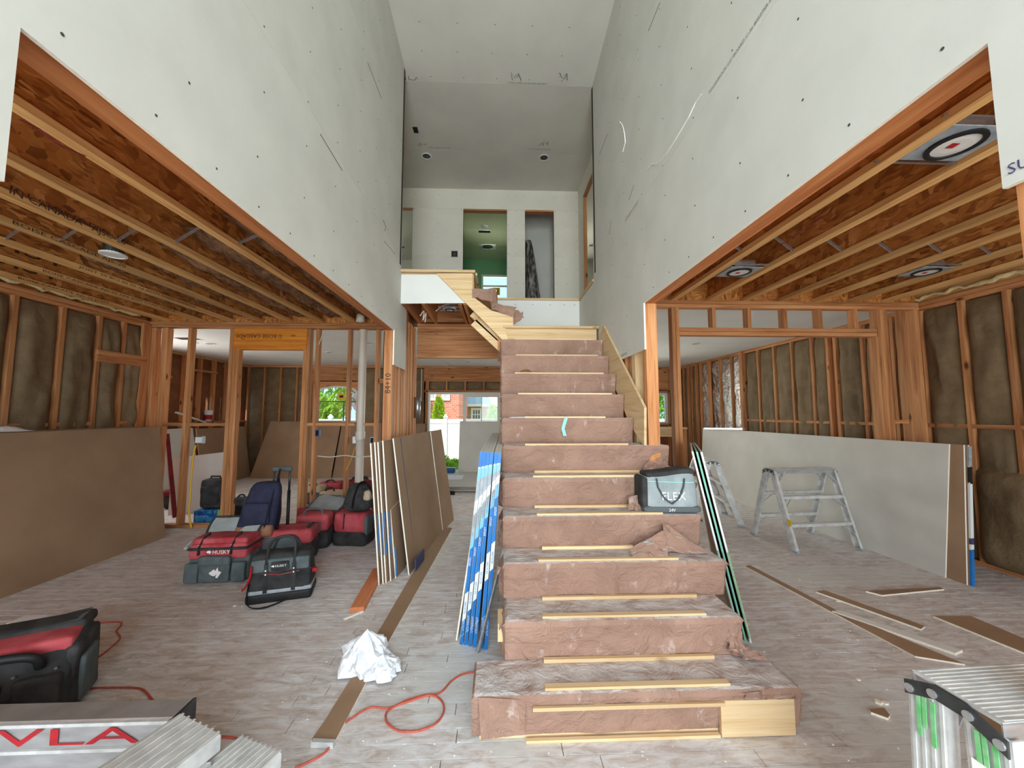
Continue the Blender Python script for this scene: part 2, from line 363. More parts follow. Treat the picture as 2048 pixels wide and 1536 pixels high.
def text(s, origin, xd, yd, size, mat, parent, name='print', off=.0015, sx=1.0, name_kind=None):
    cu = bpy.data.curves.new('t', 'FONT'); cu.body = s; cu.size = size; cu.resolution_u = 2
    ob = bpy.data.objects.new('t', cu); COL.objects.link(ob)
    me = bpy.data.meshes.new_from_object(ob); bpy.data.objects.remove(ob); bpy.data.curves.remove(cu)
    xd = Vector(xd).normalized(); yd = Vector(yd).normalized(); n = xd.cross(yd); o = Vector(origin)+n*off
    for v in me.vertices: v.co = o+xd*v.co.x*sx+yd*v.co.y
    me.name = name; me.materials.clear()
    return link(name, me, mat, parent)
def wob(p, f=3.0, a=.01, seed=0):
    return noise.noise_vector(Vector((p[0]*f+seed*3.1, p[1]*f-seed*1.7, p[2]*f+seed*.9)))*a
# ================================================================ FLOOR
floor = struct('floor', 'dusty brown plank floor strewn with plaster dust')
MB().box(-6.6, 5.2, -3.1, 10.1, -.06, -.012).build('subfloor', 'subfloor', floor)
PW = .083; plank_meshes = {}
far = MB(); row = 0; y = YF
while y < 10.0:
    x = -6.5-random.random()*1.2
    while x < 5.0:
        L = random.choice((.7, .9, 1.1, 1.3, 1.5)); g = .001
        vis = 1.5 < y < 3.75 and abs((x+L/2)-.05*y) < y*1.36+.6
        if vis:
            if L not in plank_meshes:
                b = MB().hexa([(g, g, -.012), (L-g, g, -.012), (L-g, PW-g, -.012), (g, PW-g, -.012), (2*g, 2*g, 0), (L-2*g, 2*g, 0), (L-2*g, PW-2*g, 0), (2*g, PW-2*g, 0)])
                me = bpy.data.meshes.new('plank'); me.from_pydata(b.v, [], b.f); me.materials.append(MATS['dusty_plank']); plank_meshes[L] = me
            o = bpy.data.objects.new('plank', plank_meshes[L]); COL.objects.link(o); o.parent = floor; o.location = (x, y, 0)
        elif x+L > -6.5 and x < 4.95:
            far.box(max(x, -6.5)+g, min(x+L, 4.95)-g, y+g, y+PW-g, -.012, 0)
        x += L
    y += PW
far.build('plank_field', 'dusty_plank', floor, kind='stuff')

# ================================================================ generic framing pieces
def stud(parent, x0, x1, y0, y1, z0, z1, name='stud', wood='fir'):
    d = {'x': x1-x0, 'y': y1-y0, 'z': z1-z0}; ax = max(d, key=d.get)
    return MB().box(x0, x1, y0, y1, z0, z1).build(name, wood+'_'+ax, parent)
def batt(parent, o, u, v, n, U, V, seed, mat='kraft', bulge=.055, nu=10, nv=34, name='insulation_batt'):
    o, u, v, n = Vector(o), Vector(u), Vector(v), Vector(n)
    def f(a, b):
        e = (1-abs(2*a-1)**3.5)*(1-abs(2*b-1)**14)
        w = noise.noise(Vector((a*2.2+seed*5.3, b*V*2.6, seed)))*.034+noise.noise(Vector((a*5+seed, b*V*6+seed*2, 4)))*.02
        sag = .012*math.sin(b*9+seed)
        return o+u*(U*a+sag*(1 if a > .5 else -1)*(.3 if 0 < a < 1 else 0))+v*(V*b)+n*(e*(bulge+w*1.3))
    return MB().grid(f, nu, nv).build(name, mat, parent, smooth=True)

# ---------------------------------------------------------------- outer left wall of the left room
wl = struct('wall_outer_left', 'bare stud outer wall filled with kraft faced insulation, left room')
MB().box(XLE-.16, XLE-.10, YF, 5.45, 0, 3.2).build('sheathing', 'sheathing', wl)
ys = [5.355, 5.045, 4.74, 4.35, 3.925, 3.52, 3.11, 2.70, 2.29, 1.88, 1.47, 1.06]
for i, yy in enumerate(ys):
    stud(wl, XLE-.09, XLE, yy-.02, yy+.02, .04, C-.09)
    if i+1 < len(ys):
        y2 = ys[i+1]+.022; y1 = yy-.022
        batt(wl, (XLE-.045, y1, .05), (0, -1, 0), (0, 0, 1), (1, 0, 0), y1-y2, C-.15, i)
stud(wl, XLE-.09, XLE, YF, 5.38, 0, .04, 'bottom_plate'); stud(wl, XLE-.09, XLE, YF, 5.38, C-.09, C-.047, 'top_plate'); stud(wl, XLE-.09, XLE, YF, 5.38, C-.043, C, 'top_plate')
stud(wl, XLE-.002, XLE+.036, 4.70, 5.34, 2.13, 2.27, 'blocking')
for a, b in ((4.76, 4.37), (4.33, 3.945), (5.33, 5.065)): stud(wl, XLE-.06, XLE-.004, b, a-.04, 1.37, 1.41, 'blocking')
stud(wl, XLE-.001, XLE+.035, 5.26, 5.37, .04, C-.05)

# ---------------------------------------------------------------- outer right wall, front and rear rooms
wr = struct('wall_outer_right', 'bare stud outer wall filled with kraft faced insulation, right side')
MB().box(XRE+.10, XRE+.16, YF, 10.1, 0, 3.2).build('sheathing', 'sheathing', wr)
ysr = [1.3, 1.72, 2.14, 2.56, 2.98, 3.40, 3.76, 4.16, 4.295, 4.47, 4.86, 5.27, 5.40, 5.68, 6.08, 6.49, 6.90, 7.31, 7.72, 8.13, 8.54, 8.95, 9.36, 9.77]
for i, yy in enumerate(ysr):
    stud(wr, XRE, XRE+.09, yy-.02, yy+.02, .04, C-.09)
    if i+1 < len(ysr):
        y1 = yy+.022; y2 = ysr[i+1]-.022
        if y2-y1 > .12:
            m = 'foil' if 7.2 < yy < 8.8 else 'kraft'
            batt(wr, (XRE+.045, y1, .05), (0, 1, 0), (0, 0, 1), (-1, 0, 0), y2-y1, C-.15, i+30, m, .05 if m == 'kraft' else .03)
stud(wr, XRE, XRE+.09, YF, 10, 0, .04, 'bottom_plate'); stud(wr, XRE, XRE+.09, YF, 10, C-.09, C-.047, 'top_plate'); stud(wr, XRE, XRE+.09, YF, 10, C-.043, C, 'top_plate')
for a, b in zip(ysr[4:17], ysr[5:18]):
    if b-a > .2: stud(wr, XRE-.004, XRE+.06, a+.022, b-.022, 1.36, 1.40, 'blocking')
stud(wr, XRE-.04, XRE-.002, 9.0, 9.09, 0, C-.05); stud(wr, XRE-.04, XRE-.002, 8.45, 8.54, 0, C-.05)
stud(wr, XRE-.04, XRE-.002, 7.30, 7.39, 0, C-.05); stud(wr, XRE-.04, XRE-.002, 9.4, 9.49, 0, C-.05)
# sagging lower batt that bulges out near the floor
batt(wr, (XRE+.03, 2.98, .02), (0, 1, 0), (0, 0, 1), (-1, 0, 0), .8, .95, 77, 'kraft', .15, 12, 16)
batt(wr, (XRE+.03, 2.55, .02), (0, 1, 0), (0, 0, 1), (-1, 0, 0), .5, .7, 79, 'kraft', .13, 12, 16)

# ---------------------------------------------------------------- left partition (y = 5.38) with door opening
pl = struct('wall_partition_left', 'open stud partition with a door opening, left room')
y0, y1 = YLW, YLW+.09
for a, b in ((-4.60, -4.52), (-4.25, -4.205), (-3.69, -3.64), (-2.645, -2.60), (-2.525, -2.485), (-2.086, -2.046), (-1.70, -1.655)):
    stud(pl, a, b, y0, y1, .04, C-.085)
stud(pl, -4.76, -4.68, y0, y1, .04, C-.085)
for a in (-3.635, -2.69): stud(pl, a, a+.042, y0, y1, .04, 2.39)
stud(pl, -3.597, -3.560, y0+.004, y1, .04, 2.39)
stud(pl, -4.77, XL-.10, y0, y1, C-.08, C-.042, 'top_plate'); stud(pl, -4.77, XL-.10, y0, y1, C-.038, C, 'top_plate')
for a, b in ((-4.77, -3.56), (-2.69, XL-.1)): stud(pl, a, b, y0, y1, 0, .04, 'bottom_plate')
hd = MB().box(-3.635, -2.648, y0-.004, y1, 2.39, C-.084).build('header', 'lvl_x', pl)
text('© BOISE CASCADE', (-2.98, y0-.005, 2.60), (-1, 0, 0), (0, 0, -1), .075, 'ink', hd, 'lettering')
for a, b in ((-4.52, -4.25), (-4.205, -3.69), (-2.60, -2.525), (-2.485, -2.086), (-2.046, -1.96), (-1.83, -1.70)):
    stud(pl, a, b, y0+.005, y1-.01, 1.34, 1.38, 'blocking')
MB().box(-1.60, -1.30, y0+.02, y0+.03, .05, C-.1).build('black_membrane', 'black', pl)
stud(pl, -1.64, -1.45, y0+.0, y1, 1.93, 1.99, 'blocking')

# ---------------------------------------------------------------- right partition (y = 4.13) with a wide cased opening
pr = struct('wall_partition_right', 'open stud partition with a wide header opening, right room')
y0, y1 = YRW, YRW+.09
stud(pr, 1.30, 4.80, y0, y1, C-.08, C-.042, 'top_plate'); stud(pr, 1.30, 4.80, y0, y1, C-.038, C, 'top_plate')
for a, b in ((1.93, 1.968), (1.972, 2.012)): stud(pr, a, b, y0, y1, 0, C-.082)
for x in (2.41, 2.815, 3.23, 3.635, 4.05): stud(pr, x-.02, x+.02, y0, y1, 2.465, C-.082, 'cripple_stud')
stud(pr, 2.014, 4.285, y0, y1, 2.422, 2.463, 'header_plate'); stud(pr, 2.014, 4.285, y0, y1, 2.377, 2.418, 'header_plate')
stud(pr, 4.256, 4.292, y0, y1, 0, 2.375)
for a in (4.294, 4.336, 4.378): stud(pr, a, a+.04, y0, y1, 0, C-.082)
stud(pr, 4.60, 4.64, y0, y1, 0, C-.082); stud(pr, 4.74, 4.79, y0, y1, 0, C-.082)
stud(pr, 4.42, 4.60, y0+.02, y1, 1.40, 1.44, 'blocking')

# ---------------------------------------------------------------- foyer left wall (sheetrock over a big opening)
def sheet(parent, poly_yz, x, th, mat='drywall_grey', edge=True, name='drywall_sheet'):
    o = MB().prism([(x, a, b) for a, b in poly_yz], (th, 0, 0)).build(name, mat, parent)
    o.data.materials.append(MATS['drywall_core'])
    for p in o.data.polygons:
        if abs(p.normal.x) < .5: p.material_index = 1
    return o
wfl = struct('wall_left', 'tall grey drywall foyer wall over the left room opening')
SL = 3.30
g = .0012
shL = sheet(wfl, [(YF, ZD), (.87, ZD), (.87, ZB), (4.125, ZB), (4.125, ZD), (4.656, ZD), (4.656, F2-.07), (4.36, F2-.07), (4.36, SL-g), (YF, SL-g)], XL, -.013)
shL2 = sheet(wfl, [(YF, SL+g), (4.36, SL+g), (4.33, 4.57), (YF, 4.57)], XL, -.013)
shL3 = sheet(wfl, [(YF, 4.572), (4.33, 4.572), (4.29, 6.1), (YF, 6.1)], XL, -.013)
hb = MB().box(XL-.104, XL-.0135, YF+.05, 4.21, ZB+.002, 2.80).build('header_beam', 'lvl', wfl)
MB().box(XL-.104, XL-.0135, YF+.05, 4.34, 2.80, 6.1).build('wall_core', 'fir_y', wfl)
for a, b in ((.70, .74), (.744, .786), (.79, .865)): stud(wfl, XL-.104, XL-.015, a, b, 0, ZB)
pst = stud(wfl, XL-.106, XL-.015, 4.13, 4.17, 0, ZB); stud(wfl, XL-.104, XL-.015, 4.173, 4.212, 0, C)
text('84+10', (XL-.03, 4.129, 1.72), (0, 0, 1), (-1, 0, 0), .085, 'ink', pst, 'lettering')
for a, b, t in ((4.262, 4.30, C), (4.39, 4.428, C), (4.432, 4.47, C), (4.55, 4.588, C), (4.68, 4.718, C), (4.722, 4.80, C), (4.88, 4.92, C-.1), (5.06, 5.10, C-.1), (5.2, 5.24, C-.1), (5.31, 5.35, 2.29)):
    stud(wfl, XL-.104, XL-.014, a, b, 0, t)
# ---------------------------------------------------------------- foyer right wall
wfr = struct('wall_right', 'tall grey drywall foyer wall over the right room opening')
SR = 3.245
shR = sheet(wfr, [(YF, ZD), (.812, ZD), (.812, ZB-.01), (2.99, ZB-.01), (2.99, ZD-.01), (5.37, ZD-.01), (5.37, F2-.03), (4.55, F2-.03), (4.55, SR-g), (YF, SR-g)], XR, .013)
shR2 = sheet(wfr, [(YF, SR+g), (4.55, SR+g), (4.52, 4.52), (YF, 4.52)], XR, .013)
shR3 = sheet(wfr, [(YF, 4.522), (4.52, 4.522), (4.46, 6.1), (YF, 6.1)], XR, .013)
hbr = MB().box(XR+.0135, XR+.105, YF+.05, 3.075, ZB-.008, 2.80).build('header_beam', 'lvl', wfr)
MB().box(XR+.0135, XR+.105, YF+.05, 4.5, 2.80, 6.1).build('wall_core', 'fir_y', wfr)
MB().box(XR+.0135, XR+.105, 3.08, 5.37, 2.40, 2.80).build('wall_core', 'fir_y', wfr)
for a, b in ((.65, .688), (.692, .73), (.734, .80)): stud(wfr, XR+.016, XR+.106, a, b, 0, ZB-.01)
stud(wfr, XR+.014, XR+.106, 2.995, 3.033, 0, ZB-.01); stud(wfr, XR+.014, XR+.106, 3.036, 3.074, 0, C-.4)
for a, b in ((3.25, 3.33), (3.5, 3.54), (3.9, 3.94), (4.3, 4.34), (4.7, 4.74)): stud(wfr, XR+.014, XR+.106, a, b, 0, 2.42, wood='pine' if a < 3.3 else 'fir')
MB().box(XR+.108, XR+.12, 3.4, 4.12, .02, 2.4).build('sheathing', 'osb', wfr)

# screw heads on the drywall: small discs, far too many and small to pick apart
def screws(parent, x, nx, pts, r=.0048):
    m = MB()
    for (a, b) in pts: m.disc((x, a, b), (nx, 0, 0), r, 8, .0012)
    m.build('screw_heads', 'screw', parent, kind='stuff')
rs = random.Random(3)
def field(y0, y1, z0, z1, dy=.406, dz=.30, skip=None):
    o = []; yy = y0
    while yy < y1:
        zz = z0
        while zz < z1:
            if not skip or not skip(yy, zz): o.append((yy+rs.uniform(-.02, .02), zz+rs.uniform(-.03, .03)))
            zz += dz
        yy += dy
    return o
sk = lambda y, z: (.80 < y < 4.18 and z < ZB+.03) or (y > 4.3 and z > F2-.1)
screws(shL, XL, 1, field(.1, 4.6, 2.1, SL-.03, .41, .31, sk)+[(.95+.27*i, ZB+.05+rs.uniform(0, .02)) for i in range(12)]+[(.82, 2.1), (.80, 2.2), (.79, 2.33), (.78, 2.45)])
screws(shL2, XL, 1, field(.1, 4.3, SL+.05, 4.55, .41, .29)); screws(shL3, XL, 1, field(.1, 4.25, 4.62, 5.6, .41, .29))
sk2 = lambda y, z: (.78 < y < 3.05 and z < ZB+.03) or (y > 4.5 and z > F2-.1)
screws(shR, XR, -1, field(.1, 5.3, 2.1, SR-.03, .41, .31, sk2)+[(.9+.27*i, ZB+.05+rs.uniform(0, .02)) for i in range(8)]+[(.76, 2.1), (.75, 2.24), (.74, 2.35), (.74, 2.42)])
screws(shR2, XR, -1, field(.1, 4.5, SR+.05, 4.5, .41, .29)); screws(shR3, XR, -1, field(.1, 4.4, 4.56, 5.6, .41, .29))
# factory print, pencil scribbles and caulk runs on the drywall
text('TOUGHROCK 1/2" BOARD C-36 80527SR 08:90:21', pt(1418, 190, x=XR)+Vector((-.001, 0, 0)), (0, -1, 0), (0, 0, 1), .026, 'ink_grey', shR, 'board_print', .001)
text('TOUGHROCK C-36 80527', pt(1250, 445, x=XR)+Vector((-.001, 0, 0)), (0, -1, 0), (0, 0, 1), .03, 'ink_grey', shR, 'board_print', .001)
text('N-7502 89 07:66', pt(1240, 715, x=XR)+Vector((-.001, 0, .0)), (0, -1, 0), (0, 0, 1), .03, 'ink_grey', shR, 'board_print', .001)
text('SUMMIT', Vector((XR-.001, .80, 2.055)), (0, -1, 0), (0, 0, 1), .035, 'ink_blue', shR, 'board_print', .001)
def stroke(parent, pix, x, r, mat, name):
    P = [pt(a, b, x=x) for a, b in pix]; MB().tube(P, r, 6, flat=.0015).build(name, mat, parent)
stroke(shR, [(1404, 188), (1392, 205), (1378, 235), (1362, 262), (1345, 290), (1332, 310), (1316, 328), (1304, 329), (1298, 336), (1294, 340), (1300, 332)], XR-.0005, .006, 'caulk_white', 'caulk_run')
stroke(shR, [(1240, 243), (1246, 252), (1250, 270), (1251, 285), (1246, 304)], XR-.0005, .006, 'caulk_white', 'caulk_run')
stroke(shR2, [(1320, 5), (1297, 62)], XR-.0005, .003, 'pencil', 'scuff_line'); stroke(shR2, [(1215, 268), (1199, 310)], XR-.0005, .003, 'pencil', 'scuff_line')
stroke(shR, [(1268, 370), (1258, 400)], XR-.0005, .0025, 'pencil', 'pencil_mark'); stroke(shR, [(1222, 440), (1219, 470)], XR-.0005, .0025, 'pencil', 'pencil_mark')
stroke(shL2, [(735, 125), (763, 198)], XL+.0005, .003, 'pencil', 'scuff_line'); stroke(shL, [(640, 268), (684, 341)], XL+.0005, .0045, 'ink_grey', 'scuff_line')
stroke(shL, [(768, 482), (790, 508)], XL+.0005, .003, 'pencil', 'pencil_mark'); stroke(shL, [(766, 440), (772, 455), (768, 462)], XL+.0005, .003, 'pencil', 'pencil_mark')

# ================================================================ I-JOIST CEILINGS
def ijoist(parent, x, y0, y1, proto={}):
    o = MB().box(x-.032, x+.032, y0, y1, C, C+.038).box(x-.032, x+.032, y0, y1, C+.31, C+.348).build('joist', 'spruce_y', parent)
    w = MB().box(x-.006, x+.006, y0, y1, C+.038, C+.31).build('web', 'osb', o)
    return o, w
cl = struct('ceiling_left', 'open joist ceiling of the left room with plywood deck above')
MB().box(XLE-.16, XL-.104, YF, 5.5, C+.35, C+.37).build('deck', 'osb', cl)
lx = [-1.62, -2.0, -2.46, -2.88, -3.28, -3.68, -4.10, -4.55]
lj = [ijoist(cl, x, YF+.05, 5.44) for x in lx[1:]]
MB().box(-1.36, -1.22, YF+.05, 5.42, C-.002, C+.34).build('rim_board', 'osb', cl)
MB().box(XLE-.10, XLE-.06, YF, 5.4, C, C+.34).build('rim_board', 'osb', cl)
MB().box(XLE, -1.3, 5.40, 5.44, C, C+.34).build('rim_board', 'osb', cl)
text('IN CANADA   AJS®-20', pt(15, 385, x=lx[3]+.033), (0, 1, 0), (0, 0, 1), .06, 'ink', lj[2][1], 'joist_stamp', .004, 1.2)
def stamp(j, x, y, z, s, size, sx=1.5, m='ink'):
    text(s, (x, y, z), (0, 1, 0), (0, 0, 1), size, m, j[0], 'joist_stamp', .003, sx)
stamp(lj[2], lx[3]+.033, 2.25, C+.046, 'IN CANADA  AJS-20', .035, 3.0)
stamp(lj[3], lx[4]+.033, 2.6, C+.006, 'BOISE CASCADE AJS-20', .035, 2.2); stamp(lj[4], lx[5]+.033, 3.4, C+.006, 'JOIST 20 BCI 60 02-16 ASTM D5055 CANADA', .03, 2.2)
stamp(lj[5], lx[6]+.033, 3.5, C+.006, 'BOISE CASCADE AJS-20 APA EWS CCMC 12787-R', .03, 2.2); stamp(lj[6], lx[7]+.033, 3.7, C+.006, 'BOISE CASCADE AJS-20 JOIST', .03, 2.2)
text('JOIST', (lx[6]+.007, 2.95, C+.10), (0, 1, 0), (0, 0, 1), .16, 'ink', lj[5][1], 'joist_stamp', .002, 2.0)
text('OIST', (lx[7]+.007, 3.4, C+.10), (0, 1, 0), (0, 0, 1), .16, 'ink', lj[6][1], 'joist_stamp', .002, 2.0)
stroke(lj[0][0], [(38, 238), (75, 256), (120, 290), (170, 312)], lx[1]+.033, .008, 'fabric_darkred', 'paint_mark')
# loose brown fibreglass between the far joists
for i in range(6):
    a, b = lx[i+1], lx[i]
    if i == 0: b = -1.36
    ys_ = [2.75, 2.95, 3.25, 3.45, 3.2, 4.3][i]
    def f(u, v, a=a, b=b, ys_=ys_, i=i):
        x = a+.01+(b-a-.02)*u; y = ys_+(5.40-ys_)*v
        e = (1-abs(2*u-1)**4)*(min(1, v*9))
        z = C+.17-e*(.09+.05*noise.noise(Vector((x*7, y*4, i)))+.03*noise.noise(Vector((x*16, y*13, i+5)))+.015*noise.noise(Vector((x*40, y*30, i))))
        return (x, y, z)
    MB().grid(f, 16, 64).build('fibreglass_batt', 'fiberglass', cl, smooth=True)
# steel cross-bridging straps
def straps(parent, xs, y, sgn):
    for a, b in zip(xs[:-1], xs[1:]):
        for s, dy in ((1, 0), (-1, .05)):
            za, zb = (C+.01, C+.32) if s > 0 else (C+.32, C+.01)
            MB().beam((a, y+dy, za), (b, y+dy, zb), .022, .006, (0, 1, 0)).build('bridging_strap', 'galvanised', parent)
straps(cl, [-1.36]+lx[1:], 2.85, 1)
# foam bead along the rim
def foam_line(parent, x, sgn):
    r = random.Random(5); P = []; R = []
    for i in range(60):
        P.append((x+r.uniform(-.01, .01), 2.0+i*.055, C+.045+r.uniform(-.015, .02))); R.append(r.uniform(.012, .032))
    MB().tube(P, R, 7).build('spray_foam', 'foam', parent, smooth=True)
foam_line(cl, XLE-.03, 1)
cr = struct('ceiling_right', 'open joist ceiling of the right room with plywood deck above')
MB().box(XR+.104, XRE+.16, YF, 4.3, C+.35, C+.37).build('deck', 'osb', cr)
rx = [1.555, 1.96, 2.375, 2.78, 3.19, 3.61, 4.02, 4.42]
rj = [ijoist(cr, x, YF+.05, 4.2) for x in rx[1:]]
MB().box(1.28, 1.40, YF+.05, 4.2, C-.002, C+.34).build('rim_board', 'osb', cr)
MB().box(XRE+.03, XRE+.07, YF, 4.2, C, C+.34).build('rim_board', 'spruce_y', cr)
MB().box(1.3, XRE, 4.17, 4.21, C, C+.34).build('rim_board', 'osb', cr)
stroke(rj[0][0], [(1650, 432), (1600, 465), (1560, 490)], rx[1]-.033, .006, 'fabric_darkred', 'paint_mark')
straps(cr, [1.40]+rx[1:]+[XRE], 2.83, -1)
foam_line(cr, XRE+.02, -1)
# ================================================================ RECESSED LIGHTS
def can_light(name, label, loc, size=1.0, lens='white_plastic', group=None, hanger=True, up=True):
    t = thing(name, label, 'light', loc, 0, group)
    k = size
    pb = MB()
    if hanger: pb.box(-.15*k, .15*k, -.115*k, .115*k, .004, .010)
    if hanger: pb.build('mounting_plate', 'tape_grey', t)
    MB().lathe((0, 0, 0), [(.105*k, .004), (.105*k, -.006), (.085*k, -.008), (.078*k, .02)], 28).build('ring', 'black' if hanger else 'white_plastic', t)
    MB().lathe((0, 0, 0), [(0.001, -.004), (.05*k, -.005), (.082*k, -.002), (.084*k, .01)], 28).build('lens', lens, t)
    if hanger:
        for s in (-1, 1): MB().box(-.24*k, .24*k, s*.15*k-.006, s*.15*k+.006, .012, .022).build('bar_hanger', 'galvanised', t)
        MB().rbox(.02, .0, .012, .2*k, .13*k, .09*k, .01, 3).build('junction_box', 'galvanised', t)
        lab = MB().box(-.035*k, .0, -.02*k, .012*k, -.0075, -.0055).build('warning_label', 'red_paint', t)
    elif up:
        MB().lathe((0, 0, 0), [(.08*k, .01), (.08*k, .12*k), (.001, .13*k)], 20).build('can', 'dark_metal', t)
    return t
can_light('recessed_light', 'recessed ceiling light with red label beside the drywall return', (2.15, 1.64, C+.0), 1.0)
can_light('recessed_light', 'recessed ceiling light near the beam beside the metal straps', (2.16, 3.28, C+.0), .95)
can_light('recessed_light', 'recessed ceiling light near the insulated outer wall, right room', (3.83, 3.215, C+.0), .95)
can_light('recessed_light', 'recessed light crusted with plaster between joists, left room', (-3.06, 3.09, C+.0), .8, 'tape_white', None, False, True)

MB().box(XL-.0005, XL+.0015, 4.275, 4.328, 3.2, 5.57).build('corner_gap', 'gap_stair_shade', wfl)
MB().box(XR-.0015, XR+.0005, 4.445, 4.50, 3.2, 5.57).build('corner_gap', 'gap_stair_shade', wfr)
# ================================================================ REAR ROOMS
def brick_mat(name, c1, c2, mort, sc):
    m, nt, b = nodes_mat(name)
    t = N(nt, 'ShaderNodeTexBrick'); t.inputs['Color1'].default_value = (*c1, 1); t.inputs['Color2'].default_value = (*c2, 1); t.inputs['Mortar'].default_value = (*mort, 1)
    t.inputs['Scale'].default_value = sc; t.inputs['Mortar Size'].default_value = .012
    tc = N(nt, 'ShaderNodeTexCoord'); mp = N(nt, 'ShaderNodeMapping'); mp.inputs['Rotation'].default_value = (math.pi/2, 0, 0)
    nt.links.new(tc.outputs['Object'], mp.inputs['Vector']); nt.links.new(mp.outputs[0], t.inputs['Vector']); nt.links.new(t.outputs['Color'], b.inputs['Base Color']); b.inputs['Roughness'].default_value = .9
brick_mat('brick_red_wall', srgb(196, 108, 90), srgb(216, 138, 118), srgb(222, 204, 194), 2.4)
brick_mat('brick_tan_wall', srgb(164, 124, 98), srgb(190, 152, 124), srgb(210, 194, 180), 2.4)
cre = struct('ceiling_rear', 'white drywall ceiling of the rear rooms with board seams')
ZC = 2.735
def cpanel(x0, x1, y0, y1, nx, ny):
    for i in range(nx):
        for j in range(ny):
            a, b = x0+(x1-x0)*i/nx, x0+(x1-x0)*(i+1)/nx; c, d = y0+(y1-y0)*j/ny, y0+(y1-y0)*(j+1)/ny
            MB().box(a+.0015, b-.0015, c+.0015, d-.0015, ZC, ZC+.013).build('drywall_sheet', 'drywall_white', cre)
cpanel(1.32, XRE+.05, YRW+.15, 10, 1, 5); cpanel(XL-.1, 1.31, 5.50, 10, 1, 4); cpanel(-6.4, XL-.11, 5.56, 10, 2, 4)
MB().box(-6.5, XRE+.1, 5.5, 10.1, ZC+.02, 3.12).build('floor_structure', 'subfloor', cre)
MB().box(1.30, XRE+.1, 4.25, 5.5, ZC+.02, 3.12).build('floor_structure', 'subfloor', cre)
for px, py in ((385, 685), (420, 687), (705, 706), (660, 704), (735, 686), (672, 725), (1392, 687), (1395, 690), (935, 724)):
    p = pt(px, py, z=ZC)
    if p.y < 9.8:
        if abs(px-1395) < 2: continue
        lab = {385: 'small round ceiling light beside the dark ceiling vent, rear left room', 420: 'round ceiling light over the open studs, rear left room', 705: 'round ceiling light over the arched window side', 660: 'round ceiling light above the arched window', 735: 'round ceiling light behind the white pipe', 672: 'far round ceiling light close to the rear wall', 1392: 'round ceiling light in the rear right room ceiling', 935: 'round ceiling light before the sliding door'}[px]
        can_light('ceiling_light', lab, (p.x, p.y, ZC-.001), .8, 'liner_grey', None, False, False)
p = pt(375, 677, z=ZC)
v = thing('ceiling_vent', 'dark rectangular vent hole in the rear left ceiling', 'vent', (p.x, p.y, ZC))
MB().box(-.16, .16, -.09, .09, -.003, -.001).build('duct_opening', 'hole', v); MB().box(-.18, .18, -.11, -.09, -.004, 0).box(-.18, .18, .09, .11, -.004, 0).box(-.18, -.16, -.09, .09, -.004, 0).box(.16, .18, -.09, .09, -.004, 0).build('frame', 'white_plastic', v)
# rear wall with sliding door, arched window, right window
wre = struct('wall_rear', 'framed and insulated rear wall with sliding door and windows')
wins = {'slider': (-1.80, .12, 0, 2.06), 'hidden_fill': (.7, 3.2, .95, 2.15), 'right': (4.02, 4.50, 1.25, 2.06), 'arch': (-4.66, -3.58, 1.28, 2.27)}  # wide opening behind the stairs added as an unseen light source
def solid(parent, x0, x1, z0, z1, y0, y1, holes, mat, name):
    xs = sorted({x0, x1}|{h for w in holes for h in w[:2]})
    m = MB()
    for a, b in zip(xs[:-1], xs[1:]):
        mid = (a+b)/2; cuts = sorted([(w[2], w[3]) for w in holes if w[0] <= mid <= w[1]]); z = z0
        for c, d in cuts:
            if c > z+.001: m.box(a, b, y0, y1, z, c)
            z = max(z, d)
        if z < z1-.001: m.box(a, b, y0, y1, z, z1)
    return m.build(name, mat, parent)
H4 = list(wins.values())
solid(wre, -6.5, XRE+.16, 0, 3.12, 10.09, 10.16, H4, 'sheathing', 'sheathing')
def in_hole(x, z0, z1):
    return any(w[0]-.02 < x < w[1]+.02 and z0 < w[3] and z1 > w[2] for w in H4)
sx = -6.35; i = 0; last = None; sxs = []
while sx < 4.8:
    sxs.append(sx); sx += .406
for i, x in enumerate(sxs):
    if not in_hole(x, .05, 2.7): stud(wre, x-.019, x+.019, 10.0, 10.09, .04, 2.69)
    else:
        for w in H4:
            if w[0]-.02 < x < w[1]+.02:
                if w[2] > .1: stud(wre, x-.019, x+.019, 10.0, 10.09, .04, w[2]-.05, 'cripple_stud')
    if i+1 < len(sxs) and not any(x < w[1] and sxs[i+1] > w[0] for w in H4):
        batt(wre, (x+.02, 10.05, .05), (1, 0, 0), (0, 0, 1), (0, -1, 0), .365, 2.62, i+90, 'kraft', .03, 6, 14)
for z0, z1 in ((2.69, 2.73), (0, .04)):
    for a, b in ((-6.4, -1.83), (.15, 4.8)) if z0 == 0 else ((-6.4, 4.8),): stud(wre, a, b, 10.0, 10.09, z0, z1, 'plate')
for k, w in wins.items():
    stud(wre, w[0]-.10, w[1]+.10, 9.995, 10.09, w[3]+(.28 if k == 'slider' else .08), 2.685, 'header')
    stud(wre, w[0]-.08, w[1]+.08, 9.99, 10.09, w[3]+.01, w[3]+.05, 'sill_plate')
    if w[2] > .1: stud(wre, w[0]-.08, w[1]+.08, 9.99, 10.09, w[2]-.05, w[2]-.01, 'sill_plate')
    for e in (w[0]-.05, w[1]+.01): stud(wre, e, e+.04, 9.99, 10.09, .04, 2.66)
    for e in (w[0]-.11, w[1]+.07): stud(wre, e, e+.04, 10.0, 10.09, .04, 2.66)
w = wins['slider']
